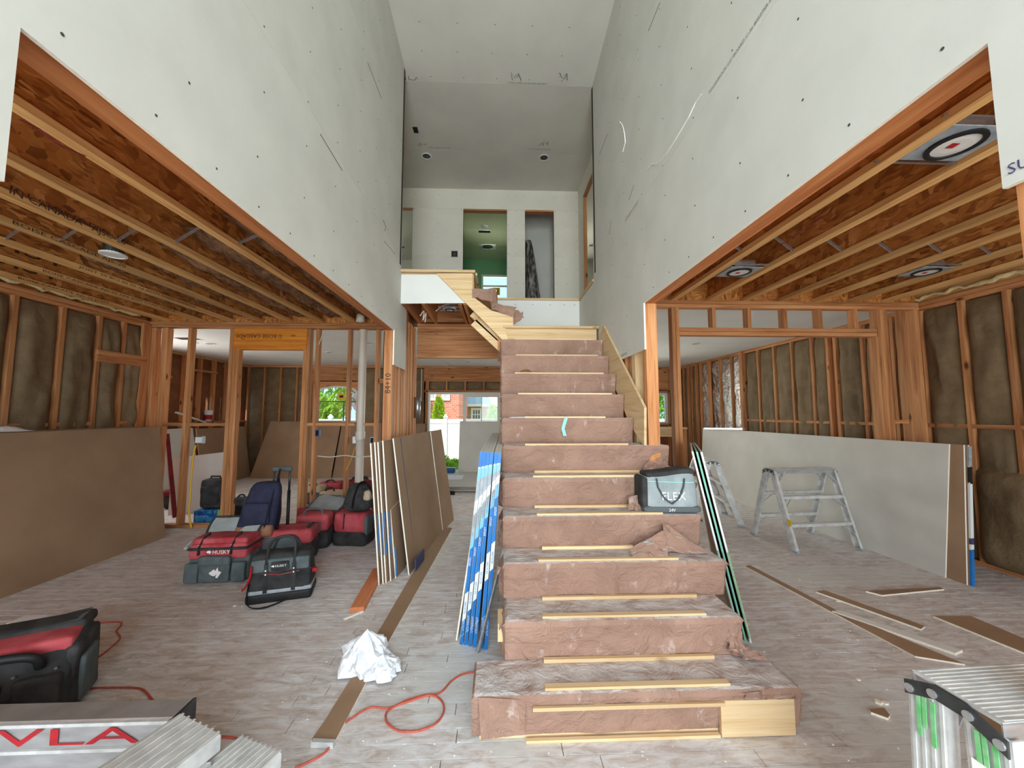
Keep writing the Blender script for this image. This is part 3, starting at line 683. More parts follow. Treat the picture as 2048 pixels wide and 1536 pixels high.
for j in range(4):
    a = w[0]+(w[1]-w[0])*j/4
    batt(wre, (a+.03, 10.06, w[3]+.06), (1, 0, 0), (0, 0, 1), (0, -1, 0), .42, .22, 300+j, 'kraft', .02, 4, 4)
    stud(wre, a-.02, a+.02, 9.995, 10.09, w[3]+.05, w[3]+.28, 'cripple_stud')
for x in (w[0]-.16, w[1]+.16):    # perforated white strap hanging beside the door
    m = MB()
    for q in range(26): m.box(x-.012+(q % 2)*.012, x+.006+(q % 2)*.012, 9.95, 9.955, 2.66-.032*q-.03, 2.66-.032*q)
    m.build('perforated_strap', 'white_plastic', wre)
# sliding door and windows (setting)
def win(name, x0, x1, z0, z1, y, bars=(), fr=.06, meeting=None, mat='pvc_frame', label=''):
    s_ = struct(name, label)
    f = MB().box(x0, x0+fr, y, y+.09, z0, z1).box(x1-fr, x1, y, y+.09, z0, z1).box(x0+fr, x1-fr, y, y+.09, z1-fr, z1).box(x0+fr, x1-fr, y, y+.09, z0, z0+fr*.7)
    f.build('frame', mat, s_)
    MB().box(x0+fr, x1-fr, y+.045, y+.049, z0+fr*.7, z1-fr).build('pane', 'glass', s_)
    for b in bars: MB().box(*b).build('glazing_bar', mat, s_)
    return s_
sd = struct('door_1', 'white framed sliding patio door with one fixed and one open panel')
x0, x1, z0, z1 = wins['slider']
MB().box(x0, x0+.05, 10.0, 10.14, 0, z1).box(x1-.05, x1, 10.0, 10.14, 0, z1).box(x0+.05, x1-.05, 10.0, 10.14, z1-.05, z1).box(x0+.05, x1-.05, 10.0, 10.14, 0, .03).build('frame', 'pvc_frame', sd)
xm = pt(928, 830, y=10.0).x
for a, b, y in ((xm-.03, x1-.05, 10.03),):
    d = MB().box(a, a+.075, y, y+.035, .03, z1-.05).box(b-.075, b, y, y+.035, .03, z1-.05).box(a+.075, b-.075, y, y+.035, z1-.125, z1-.05).box(a+.075, b-.075, y, y+.035, .03, .12).build('door_panel', 'pvc_frame', sd)
    MB().box(a+.075, b-.075, y+.015, y+.019, .12, z1-.125).build('pane', 'glass', d)
    MB().box((a+b)/2-.012, (a+b)/2+.012, y+.008, y+.026, .12, z1-.125).build('glazing_bar', 'white_plastic', d)
    MB().box(a+.075, b-.075, y+.008, y+.026, 1.33, 1.35).build('glazing_bar', 'white_plastic', d)
win('window_1', *wins['right'], 10.02, label='small white window in the rear right corner')
win('window_2', *wins['hidden_fill'], 10.02, label='wide unseen white window added behind the staircase for fill light')
# arched window
x0, x1, z0, z1 = wins['arch']; cxx = (x0+x1)/2
aw = struct('window_3', 'white window with a shallow arched top, rear left room')
MB().box(x0, x0+.05, 10.02, 10.1, z0, 2.06).box(x1-.05, x1, 10.02, 10.1, z0, 2.06).box(x0+.05, x1-.05, 10.02, 10.1, z0, z0+.05).build('frame', 'pvc_frame', aw)
arc = [(x0+(x1-x0)*i/16, 2.05+.17*math.sqrt(max(0, 1-(2*i/16-1)**2))) for i in range(17)]
MB().prism([(a, 10.02, b) for a, b in arc]+[(a, 10.02, b-.045 if 0 < i < 16 else b) for i, (a, b) in reversed(list(enumerate(arc)))], (0, .08, 0)).build('arch_frame', 'pvc_frame', aw)
MB().prism([(x0, 10.0, z1+.02)]+[(a, 10.0, b) for a, b in arc]+[(x1, 10.0, z1+.02)], (0, .09, 0)).build('arch_infill', 'fir_x', aw)
MB().box(x0+.05, x1-.05, 10.055, 10.058, z0+.05, 2.16).build('pane', 'glass', aw)
zz = pt(660, 803, y=10.02).z
MB().box(x0+.05, x1-.05, 10.045, 10.065, zz-.012, zz+.012).box(pt(687, 800, y=10.02).x-.012, pt(687, 800, y=10.02).x+.012, 10.045, 10.065, z0+.05, zz).build('glazing_bar', 'dark_metal', aw)
pz = pt(683, 793, y=10.04); MB().box(pz.x-.10, pz.x+.10, 10.03, 10.035, pz.z-.09, pz.z+.09).build('window_sticker', 'yellow', aw)
MB().box(pz.x-.05, pz.x+.05, 10.0285, 10.0305, pz.z-.03, pz.z+.03).build('sticker_print', 'ink', aw)
# rear-left side wall with daylight slits
XRL = -6.35
wsl = struct('wall_rear_left', 'dark framed side wall with narrow daylight gaps, rear left room')
def solidx(parent, y0, y1, z0, z1, x0, x1, holes, mat, name):
    ys_ = sorted({y0, y1}|{h for w in holes for h in w[:2]}); m = MB()
    for a, b in zip(ys_[:-1], ys_[1:]):
        mid = (a+b)/2; cuts = sorted([(w[2], w[3]) for w in holes if w[0] <= mid <= w[1]]); z = z0
        for c, d in cuts:
            if c > z+.001: m.box(x0, x1, a, b, z, c)
            z = max(z, d)
        if z < z1-.001: m.box(x0, x1, a, b, z, z1)
    return m.build(name, mat, parent)
def yat(px): return pt(px, 800, x=XRL).y
hl = []
for a, b, c, d in ((421, 426, 795, 828), (449, 451.5, 795, 845), (470, 474, 800, 845), (482, 490, 793, 840), (450, 453, 730, 734), (483, 490, 735, 739), (484, 490, 752, 757)):
    ya, yb = yat(a), yat(b); hl.append((ya, yb, pt((a+b)/2, d, x=XRL).z, pt((a+b)/2, c, x=XRL).z))
hl.append((5.7, 6.8, 1.0, 2.2))  # unseen opening added to let fill light into the rear left room
solidx(wsl, 5.5, 10.1, 0, 3.1, XRL-.16, XRL-.10, hl, 'sheathing', 'sheathing')
yy = 5.6
while yy < 10:
    if not 5.65 < yy < 6.85: stud(wsl, XRL-.09, XRL, yy, yy+.04, .04, 2.69)
    yy += .406
stud(wsl, XRL-.09, XRL, 5.5, 10, 2.69, 2.73, 'plate', 'spruce'); stud(wsl, XRL-.09, XRL, 6.85, 10, 1.30, 1.34, 'blocking'); stud(wsl, XRL-.09, XRL, 5.5, 10, 0, .04, 'plate')
stud(wsl, XRL-.02, XRL+.02, 8.0, 8.9, 2.4, 2.44, 'blocking'); stud(wsl, XRL-.02, XRL+.02, 6.9, 7.7, 2.2, 2.24, 'blocking')
MB().box(-6.6, XLE-.1, 5.46, 5.52, 0, 3.1).build('return_sheathing', 'sheathing', wsl)

# ================================================================ HALL HEADER
wh = struct('wall_hall', 'wood header beam across the hall opening below the upper floor')
stud(wh, XL-.02, 1.30, YLW, YLW+.09, 2.735, 2.77, 'top_plate'); stud(wh, XL-.02, 1.30, YLW, YLW+.09, 2.695, 2.731, 'top_plate')
stud(wh, XL-.02, 1.30, YLW+.006, YLW+.08, 2.365, 2.692, 'header_board'); stud(wh, XL-.02, 1.30, YLW, YLW+.09, 2.33, 2.362, 'bottom_plate'); stud(wh, XL-.02, 1.30, YLW, YLW+.09, 2.29, 2.327, 'bottom_plate')
stud(wh, 1.24, 1.30, YLW, YLW+.09, 0, 2.29)

# ================================================================ UPSTAIRS
fu = struct('floor_upstairs', 'upper floor slab edge with joists seen under the stair hall')
MB().box(-3.0, -.28, 4.42, 6.8, 3.09, 3.135).build('deck', 'subfloor', fu); MB().box(-.28, 3.0, 5.41, 6.8, 3.09, 3.135).build('deck', 'subfloor', fu)
MB().box(-6.5, 5.0, 6.8, 10.2, 3.1, 3.135).build('deck', 'subfloor', fu); MB().box(3.0, 5.0, 4.3, 6.8, 3.1, 3.135).build('deck', 'subfloor', fu); MB().box(1.30, 3.0, 4.6, 5.41, 3.1, 3.135).build('deck', 'subfloor', fu)
for a, b in ((XL+.0, XL+.045), (-.885, -.845), (-.46, -.42), (-.40, -.36)): stud(fu, a, b, 4.40, 5.375, C, 3.088, 'joist')
stud(fu, XL, -.30, 5.33, 5.37, C+.02, 3.088, 'rim_board')
# white panel and cap on the left landing edge
lp = struct('trim_1', 'white drywall edge panel under the pale wood cap, left of the stairs')
q = lambda a, b, y: pt(a, b, y=y)
MB().prism([q(801, 549, 4.36), q(874, 549, 4.36), q(931, 606, 4.36), q(801, 607, 4.36)], (0, .013, 0)).build('drywall_sheet', 'drywall_white', lp)
MB().box(XL-.02, -.262, 4.325, 4.42, 3.128, 3.158).build('cap_board', 'pine_x', lp)
MB().box(-.30, -.245, 4.42, 5.37, 3.128, 3.158).build('cap_board', 'pine_y', lp)
MB().box(XL-.02, -.28, 4.376, 4.41, 2.78, 3.127).build('backing_board', 'pine_x', lp)
screws(lp, XL, 1, [(4.5, 2.5)])
tb = struct('trim_2', 'white drywall edge panel under the pale wood cap behind the landing')
MB().box(.0, XR-.001, 5.375, 5.388, 2.52, 3.122).build('drywall_sheet', 'drywall_white', tb); MB().box(-.25, -.001, 5.375, 5.388, 2.86, 3.122).build('drywall_sheet', 'drywall_white', tb)
MB().box(-.25, XR+.0, 5.355, 5.43, 3.124, 3.152).build('cap_board', 'pine_x', tb); MB().box(XR-.012, XR+.06, 4.56, 5.352, 3.124, 3.152).build('cap_board', 'pine_y', tb)
m = MB()
for x in (.25, .5, .75, .95, 1.1):
    m.disc((x, 5.374, 3.06), (0, -1, 0), .006, 8, .001); m.disc((x-.1, 5.374, 2.6), (0, -1, 0), .006, 8, .001)
m.build('screw_heads', 'screw', tb, kind='stuff')
# back wall of the upper hall
YU = 6.73
X = lambda px, y=YU: pt(px, 470, y=y).x
d1a, d1b, d2a, d2b, lo, rc = X(926), X(1014), X(1050), X(1108), X(825), X(1157)
wu = struct('wall_upstairs', 'cream drywall back wall of the upper hall with three bare door openings')
holes = [(d1a, d1b, 3.1, 5.21), (d2a, d2b, 3.1, 5.21), (-2.45, lo, 3.1, 5.21)]
def wallpanel(x0, x1, z0, z1): MB().box(x0, x1, YU, YU+.013, z0, z1).build('drywall_sheet', 'drywall_cream', wu)
zs = pt(1000, 513, y=YU).z
wallpanel(-3.0, rc, 5.211, CE)
for a, b in ((lo, d1a), (d1b, d2a), (d2b, rc)):
    wallpanel(a, b, zs+.0015, 5.209); wallpanel(a, b, 3.13, zs)
solid(wu, -3.0, rc, 3.13, CE, YU+.014, YU+.11, holes, 'fir_z', 'framing')
for a, b in ((d1a, d1b), (d2a, d2b)):
    stud(wu, a, b, YU+.004, YU+.11, 5.185, 5.209, 'door_head')
m = MB()
for a, b in ((lo, d1a), (d1b, d2a), (d2b, rc)):
    for x in [a+.03, b-.03]+[a+(b-a)*k/2 for k in (1,)]:
        z = 3.3
        while z < 5.5: m.disc((x, YU-.001, z), (0, -1, 0), .006, 6, .001); z += .27
m.build('screw_heads', 'screw', wu, kind='stuff')
p = pt(909, 508, y=YU); ob = thing('switch_box', 'black open electrical box on the cream upper hall wall', 'switch box', (p.x, YU, p.z))
MB().box(-.055, .055, -.003, .03, -.055, .055).build('box', 'black', ob); MB().box(-.06, .06, -.004, -.001, .052, .06).build('rim', 'liner_grey', ob); MB().box(-.06, .06, -.004, -.001, -.06, -.052).build('rim', 'liner_grey', ob); MB().box(-.02, .02, -.005, -.003, -.03, .02).build('device', 'screw', ob)
# right hall wall with a door opening
wur = struct('wall_upstairs_right', 'cream drywall side wall of the upper hall with an orange framed opening')
ya = pt(1168, 470, x=rc).y; yb = ya-.85
solidx(wur, 4.6, YU, 3.13, CE, rc, rc+.013, [(yb, ya, 3.1, 5.24)], 'drywall_cream', 'drywall_sheet')
solidx(wur, 4.6, YU, 3.13, CE, rc+.014, rc+.05, [(yb, ya, 3.1, 5.24)], 'fir_z', 'framing')
stud(wur, rc-.004, rc+.052, ya-.012, ya+.012, 3.14, 5.24, 'door_jamb'); stud(wur, rc-.004, rc+.052, yb, ya, 5.21, 5.25, 'door_head')
# ceilings
ce = struct('ceiling', 'grey drywall ceiling high over the foyer, sloping up to the front')
yf = 4.47
def ceil_z(y): return CE+max(0, (yf-y))*.10
for a, b in ((yf, 2.6), (2.6, .9), (.9, YF)):
    MB().hexa([(XL-.02, b+.001, ceil_z(b)), (XR+.02, b+.001, ceil_z(b)), (XR+.02, a, ceil_z(a)), (XL-.02, a, ceil_z(a)), (XL-.02, b, ceil_z(b)+.02), (XR+.02, b, ceil_z(b)+.02), (XR+.02, a, ceil_z(a)+.02), (XL-.02, a, ceil_z(a)+.02)]).build('drywall_sheet', 'drywall_ceiling', ce)
m = MB()
for x in (-.85, -.45, -.05, .35, .75):
    for y in (4.4, 4.1, 3.8, 3.5): m.disc((x+.03*math.sin(y*9), y, ceil_z(y)-.0005), (0, 0, -1), .006, 6, .001)
m.build('screw_heads', 'screw', ce, kind='stuff')
cu = struct('ceiling_upstairs', 'grey drywall ceiling over the upper hall')
for a, b in ((yf+.002, 5.72), (5.723, 6.9)): MB().box(-3.1, 3.0, a, b, CE, CE+.02).build('drywall_sheet', 'drywall_ceiling', cu)
for px, py, s_, sz in ((855, 296, 'TYPE X FIRE 5/8 RATED', .035), (1055, 299, 'TYPE X FIRE 5/8 RATED', .035), (1015, 167, 'TYPE X FIRE 5/8 RATED BOARD', .035)):
    p = pt(px, py, z=CE); text(s_, (p.x, p.y, CE), (1, 0, 0), (0, -1, 0), sz, 'ink_grey', cu, 'board_print', .001)
def scribble(parent, px, py, seed, w=.12, z=CE):
    r = random.Random(seed); p = pt(px, py, z=z); P = [p+Vector((w*i/7+r.uniform(-.02, .02), r.uniform(-.06, .06), -.001)) for i in range(8)]
    MB().tube(P, .004, 5, flat=.001).build('pencil_mark', 'pencil', parent)
for px, py, sd_ in ((1080, 288, 1), (1022, 152, 2), (836, 290, 3), (1118, 153, 4), (815, 155, 6)): scribble(cu if py > 200 else ce, px, py, sd_, z=CE if py > 200 else CE+.0)
can_light('ceiling_light', 'round ceiling light over the upper hall near the square vent hole', (-1.136, 5.848, CE-.001), .75, 'dark_metal', None, False, False)
can_light('ceiling_light', 'round ceiling light over the upper hall above the two door openings', (.729, 5.813, CE-.001), .75, 'dark_metal', None, False, False)
v = thing('vent_hole', 'square dark hole cut in the upper hall ceiling', 'vent', (-1.184, 5.288, CE))
MB().box(-.04, .04, -.06, .06, -.002, -.0005).build('opening', 'hole', v); MB().box(.028, .04, -.06, .06, -.006, -.002).build('flange', 'galvanised', v)
# rooms off the upper hall
br = struct('wall_bathroom', 'green moisture board bathroom walls seen through the upper doorway')
bx0, bx1, by1 = -1.35, .33, 9.9
wb = (pt(963, 548, y=by1).x, .30, 4.02, pt(970, 549, y=by1).z)
solid(br, bx0, bx1, 3.13, CE, by1, by1+.1, [wb], 'green_board', 'rear_panel')
MB().box(bx0-.02, bx0, YU+.11, by1, 3.13, CE).build('side_panel', 'green_board', br); MB().box(bx1, bx1+.02, YU+.11, by1, 3.13, CE).build('side_panel', 'green_board', br)
M('bath_ceiling', srgb(206, 214, 172), srgb(214, 220, 182), 2, rough=.8)  # greenish light bounced off the walls is tinted into this colour
ys_c = pt(970, 441, z=CE-.001).y
MB().box(bx0, bx1, YU+.11, 8.2, CE-.012, CE).build('ceiling_panel', 'bath_ceiling', br); MB().box(bx0, bx1, 8.203, by1, CE-.012, CE).build('ceiling_panel', 'bath_ceiling', br)
bw = win('window_4', wb[0], wb[1], wb[2], wb[3], by1, fr=.045, label='white window in the green bathroom')
zm = pt(985, 572, y=by1).z; MB().box(wb[0], wb[1], by1-.002, by1+.06, zm-.02, zm+.02).build('meeting_rail', 'white_plastic', bw)
p = pt(993, 583, y=by1); MB().box(p.x-.09, p.x+.09, by1-.012, by1-.004, p.z-.1, p.z+.1).build('window_sticker', 'yellow', bw); MB().disc((p.x, by1-.012, p.z), (0, -1, 0), .05, 14, .002).build('sticker_print', 'ink', bw)
p = pt(968, 452, z=CE-.012); can_light('ceiling_light', 'dark round ceiling light inside the green bathroom', (p.x, p.y, CE-.013), .8, 'dark_metal', None, False, False)
p = pt(969, 463, z=CE-.012); v = thing('vent_hole', 'dark rectangular hole in the green bathroom ceiling', 'vent', (p.x, p.y, CE-.012)); MB().box(-.13, .13, -.06, .06, -.002, -.0005).build('opening', 'hole', v); MB().box(-.14, .14, -.07, -.06, -.004, 0).build('flange', 'galvanised', v)
p = pt(975, 493, z=CE-.012); v = thing('exhaust_fan', 'bare square exhaust fan housing in the green bathroom ceiling', 'fan', (p.x, p.y, CE-.012)); MB().box(-.2, .2, -.15, .15, -.006, -.001).build('housing', 'galvanised', v); MB().disc((0, 0, -.007), (0, 0, -1), .13, 20, .004, .8).build('blower_wheel', 'black', v)
cw = struct('wall_closet', 'grey drywall closet behind the narrow upper doorway')
MB().box(.36, 1.16, 7.55, 7.57, 3.13, CE).build('drywall_sheet', 'drywall_grey', cw); MB().box(.34, .36, YU+.11, 7.57, 3.13, CE).build('drywall_sheet', 'drywall_grey', cw); MB().box(1.16, 1.18, YU+.11, 7.57, 3.13, CE).build('drywall_sheet', 'drywall_grey', cw)
MB().box(.34, 1.18, YU+.11, 7.57, CE-.01, CE).build('ceiling_panel', 'drywall_ceiling', cw)
# plastic wrapped roll leaning in the closet
P0 = pt(1060, 596, y=7.2); P1 = pt(1056, 482, y=7.3)
def roll(u, v):
    c = P0.lerp(P1, v); c.z = 3.14+(P1.z-3.14)*v; r = .115*(1-.55*v**3); a = 2*math.pi*u
    r *= 1+.18*noise.noise(Vector((math.cos(a)*2, math.sin(a)*2, v*7)))
    return (c.x+math.cos(a)*r*1.25+.09*(1-v), c.y+math.sin(a)*r, c.z)
tag(MB().grid(roll, 20, 26).build('wrapped_roll', 'plastic_wrap', smooth=True), 'dark roll wrapped in crinkled plastic leaning in the upper closet', 'roll')
ul = struct('wall_upstairs_left_room', 'drywall room beyond the upper left doorway')
MB().box(-4.2, bx0-.02, 10.0, 10.02, 3.13, 4.0).box(-4.2, -4.05, 10.0, 10.02, 4.0, CE).box(-2.75, bx0-.02, 10.0, 10.02, 4.0, CE).box(-4.05, -2.75, 10.0, 10.02, 5.2, CE).build('drywall_sheet', 'drywall_white', ul)
MB().box(-4.22, -4.2, 6.8, 10, 3.13, CE).build('drywall_sheet', 'drywall_white', ul); MB().box(-4.2, bx0-.02, YU+.11, 10, CE-.012, CE).build('ceiling_panel', 'drywall_ceiling', ul)
p = pt(804, 494, z=CE-.013); can_light('ceiling_light', 'round ceiling light inside the upper left room', (p.x, p.y, CE-.013), .8, 'dark_metal', None, False, False)
ur = struct('wall_upstairs_right_room', 'drywall room beyond the upper right opening')
MB().box(rc+.11, 2.0, 10.0, 10.02, 3.13, 3.9).box(2.0, 3.6, 10, 10.02, 3.13, 3.9).box(rc+.11, 3.6, 10.0, 10.02, 5.0, CE).box(rc+.11, 1.62, 10, 10.02, 3.9, 5.0).box(3.4, 5, 10, 10.02, 3.13, CE).build('drywall_sheet', 'drywall_white', ur)
MB().box(rc+.11, 5.0, 4.5, 10.0, CE-.012, CE).build('ceiling_panel', 'drywall_ceiling', ur); MB().box(4.9, 4.92, 4.5, 10, 3.13, CE).build('drywall_sheet', 'drywall_white', ur); MB().box(rc+.12, 5.0, 4.48, 4.5, 3.13, CE).build('drywall_sheet', 'drywall_white', ur)
win('window_9', -4.05, -2.75, 4.0, 5.2, 10.0, fr=.05, label='unseen white window added to light the upper left room')
win('window_5', 1.62, 3.4, 3.9, 5.0, 10.0, fr=.05, label='white window in the upper right room')
p = pt(1183, 490, z=CE-.013); can_light('ceiling_light', 'round ceiling light inside the upper right room', (p.x, p.y, CE-.013), .8, 'dark_metal', None, False, False)
MB().box(-3.02, -3.0, 4.2, YU, 3.13, CE).build('drywall_sheet', 'drywall_cream', ul)
MB().box(-3.0, XL-.02, 4.30, 4.345, 3.1, CE).build('drywall_sheet', 'drywall_cream', ul)
# unseen roof slab, added to keep the sun from entering overhead
ro = struct('ceiling_roof', 'unseen roof deck added above the drywall to keep the sun out')
MB().box(-7, 5.4, 4.3, 10.4, CE+.05, CE+.15).build('deck', 'subfloor', ro); MB().box(-7, 5.4, YF-.2, 4.4, 6.3, 6.4).build('deck', 'subfloor', ro)
# front wall behind the camera: entry door bay and room windows
wfnt = struct('wall_front', 'front wall with tall entry window bay and room windows')
solid(wfnt, XLE-.2, XRE+.2, 0, 6.3, YF-.12, YF-.05, [(-.98, .98, .2, 4.9), (-4.25, -1.75, .55, 2.35), (1.85, 4.35, .55, 2.35)], 'drywall_grey', 'drywall_sheet')
for nm, a, b, c, d in (('window_6', -.98, .98, .2, 4.9), ('window_7', -4.25, -1.75, .55, 2.35), ('window_8', 1.85, 4.35, .55, 2.35)):
    win(nm, a, b, c, d, YF-.12, fr=.05, label={'window_6': 'tall entry window bay behind the viewer', 'window_7': 'front window of the left room', 'window_8': 'front window of the right room'}[nm])

# ================================================================ OUTDOORS
MB().box(-40, 40, 10.2, 60, -.75, -.6).build('ground', 'dry_grass')['kind'] = 'structure'
gl = bpy.data.objects['ground']; gl['label'] = 'dry yellow lawn behind the house'; gl['category'] = 'ground'
MB().box(-40, 40, -30, -3.3, -.75, -.6).build('ground', 'dry_grass')['kind'] = 'structure'
MB().box(-2.2, .5, 10.17, 11.0, -.6, -.1).build('doorstep', 'mortar')['kind'] = 'structure'
fe = thing('vinyl_fence', 'white vinyl privacy fence behind the lawn', 'fence', (0, 14.6, -.6))
zt = pt(900, 838, y=14.6).z+.6
fx = [-8.3, -6.2, -4.1, -1.95, .2, 2.35, 4.5, 6.6, 8.7]
for x in fx:
    pst_ = MB().box(x-.065, x+.065, -.065, .065, 0, zt+.06).build('post', 'fence_white', fe); MB().hexa([(x-.09, -.09, zt+.06), (x+.09, -.09, zt+.06), (x+.09, .09, zt+.06), (x-.09, .09, zt+.06), (x-.02, -.02, zt+.18), (x+.02, -.02, zt+.18), (x+.02, .02, zt+.18), (x-.02, .02, zt+.18)]).build('post_cap', 'fence_white', pst_)
for a, b in zip(fx[:-1], fx[1:]):
    MB().box(a+.066, b-.066, -.03, .03, zt-.16, zt).build('rail', 'fence_white', fe); MB().box(a+.066, b-.066, -.03, .03, .05, .2).build('rail', 'fence_white', fe)
    n = 13
    for i in range(n): MB().box(a+.07+(b-a-.14)*i/n+.002, a+.07+(b-a-.14)*(i+1)/n-.002, -.012, .012, .2, zt-.16).build('picket_board', 'fence_white', fe)
def tree(name, label, x, y, h, r, mat, cone=True, n=1500, z0=-.6, seed=1, cat='tree', ls=.1, group=None):
    t = thing(name, label, cat, (x, y, z0), 0, group); rr = random.Random(seed); m = MB()
    MB().tube([(0, 0, 0), (0, .02, h*.4), (.02, 0, h*.85)], [.06*h/3, .045*h/3, .012], 7).build('trunk', 'soil', t)
    for i in range(n):
        v = rr.random(); a = rr.uniform(0, 6.283)
        if cone: z = .08*h+v*h*.92; rad = r*(1-v)**.75*rr.uniform(.72, 1.05)+.02
        else:
            u = rr.uniform(-1, 1); z = h*.55+u*h*.45; rad = r*math.sqrt(max(0, 1-u*u))*rr.uniform(.55, 1.0)
        c = Vector((math.cos(a)*rad, math.sin(a)*rad, z)); d = Vector((math.cos(a)*.5, math.sin(a)*.5, rr.uniform(.2, 1))).normalized(); s_ = d.cross(Vector((rr.uniform(-1, 1), rr.uniform(-1, 1), rr.uniform(-1, 1)))).normalized()
        L = ls*rr.uniform(.6, 1.3)
        m.add([c-s_*L*.3, c+d*L*.5-s_*L*.12, c+d*L, c+s_*L*.3], [(0, 1, 2, 3)])
    m.build('foliage', mat, t, kind='stuff'); return t
p = pt(876, 830, y=15.6); tree('arborvitae', 'slim pointed yellow green arborvitae tree behind the white fence', p.x, 15.8, pt(876, 797, y=15.8).z+.6, .5, 'leaf_yellow', n=2600, seed=2, ls=.14)
p = pt(985, 830, y=15.8); tree('arborvitae', 'arborvitae tree behind the fence beside the tan brick house', p.x, 15.8, pt(985, 812, y=15.8).z+.6, .5, 'leaf_yellow', n=2200, seed=3, ls=.14)
for i, (px, py, dd, hh, rr_) in enumerate(((880, 912, 12.6, .75, .36), (897, 915, 12.0, .6, .28), (906, 918, 13.4, .5, .36), (862, 915, 13.3, .6, .36))):
    p = pt(px, py, y=dd); tree('garden_shrub', ['leafy green shrub, tallest before the white fence', 'leafy green shrub at the edge of the open patio door', 'low green shrub beside the leaning drywall sheet', 'green shrub half hidden by the door frame'][i], p.x, dd, hh, rr_, 'leaf', False, 700, -.6, 20+i, 'shrub', .11)
tree('garden_tree', 'bright green tree outside the arched window', -8.95, 17.2, 3.2, 1.9, 'leaf', False, 5000, -.6, 40, ls=.26)
tree('garden_tree', 'purple leaved tree outside the arched window', -5.2, 18.8, 5.2, 1.6, 'leaf_purple', False, 5000, -.6, 41, ls=.26)
tree('garden_tree', 'tall pale green tree outside the arched window', -11.8, 25.0, 7.0, 2.6, 'leaf', False, 5000, -.6, 42, ls=.3)
tree('garden_tree', 'green tree outside the small rear right window', 7.2, 17.0, 4.4, 1.9, 'leaf', False, 5000, -.6, 43, ls=.24)
def house(name, label, x0, x1, y, zt, mat, wins_, roof=None):
    t = thing(name, label, 'house', (0, y, -.6))
    MB().box(x0, x1, 0, 6, 0, zt).build('wall', mat, t)
    for (a, b, c, d) in wins_:
        f = MB().box(a, b, -.06, 0, c, d).build('window', 'fence_white', t)
        for i in range(3):
            for j in range(2):
                MB().box(a+.12+(b-a-.24)*i/3+.03, a+.12+(b-a-.24)*(i+1)/3-.03, -.075, -.06, c+.12+(d-c-.24)*j/2+.03, c+.12+(d-c-.24)*(j+1)/2-.03).build('pane', 'ink_grey', f)
    if roof:
        MB().prism([(x0-.4, -.5, zt), (x0-.4, 3, zt+1.9), (x0-.4, 6.5, zt)], (x1-x0+.8, 0, 0)).build('roof', 'roof_grey', t); MB().box(x0-.4, x1+.4, -.55, -.4, zt-.15, zt+.02).build('gutter', 'fence_white', t)
    return t
Y1 = 21.0; a = pt(918, 800, y=Y1).x
house('brick_house', 'red brick house with white windows behind the fence', -6.5, a, Y1, 6.5, 'brick_red_wall', [(pt(855, 800, y=Y1).x, pt(873, 800, y=Y1).x, pt(860, 801, y=Y1).z+.6, 4.6), (pt(883, 800, y=Y1).x, pt(900, 800, y=Y1).x, pt(890, 801, y=Y1).z+.6, 4.6)])
Y2 = 28.0
house('tan_house', 'tan brick house with grey roof and white gridded window', pt(928, 800, y=Y2).x, 6.0, Y2, pt(960, 809, y=Y2).z+.6, 'brick_tan_wall', [(pt(942, 830, y=Y2).x, pt(964, 830, y=Y2).x, pt(950, 842, y=Y2).z+.6, pt(950, 816, y=Y2).z+.6)], True)
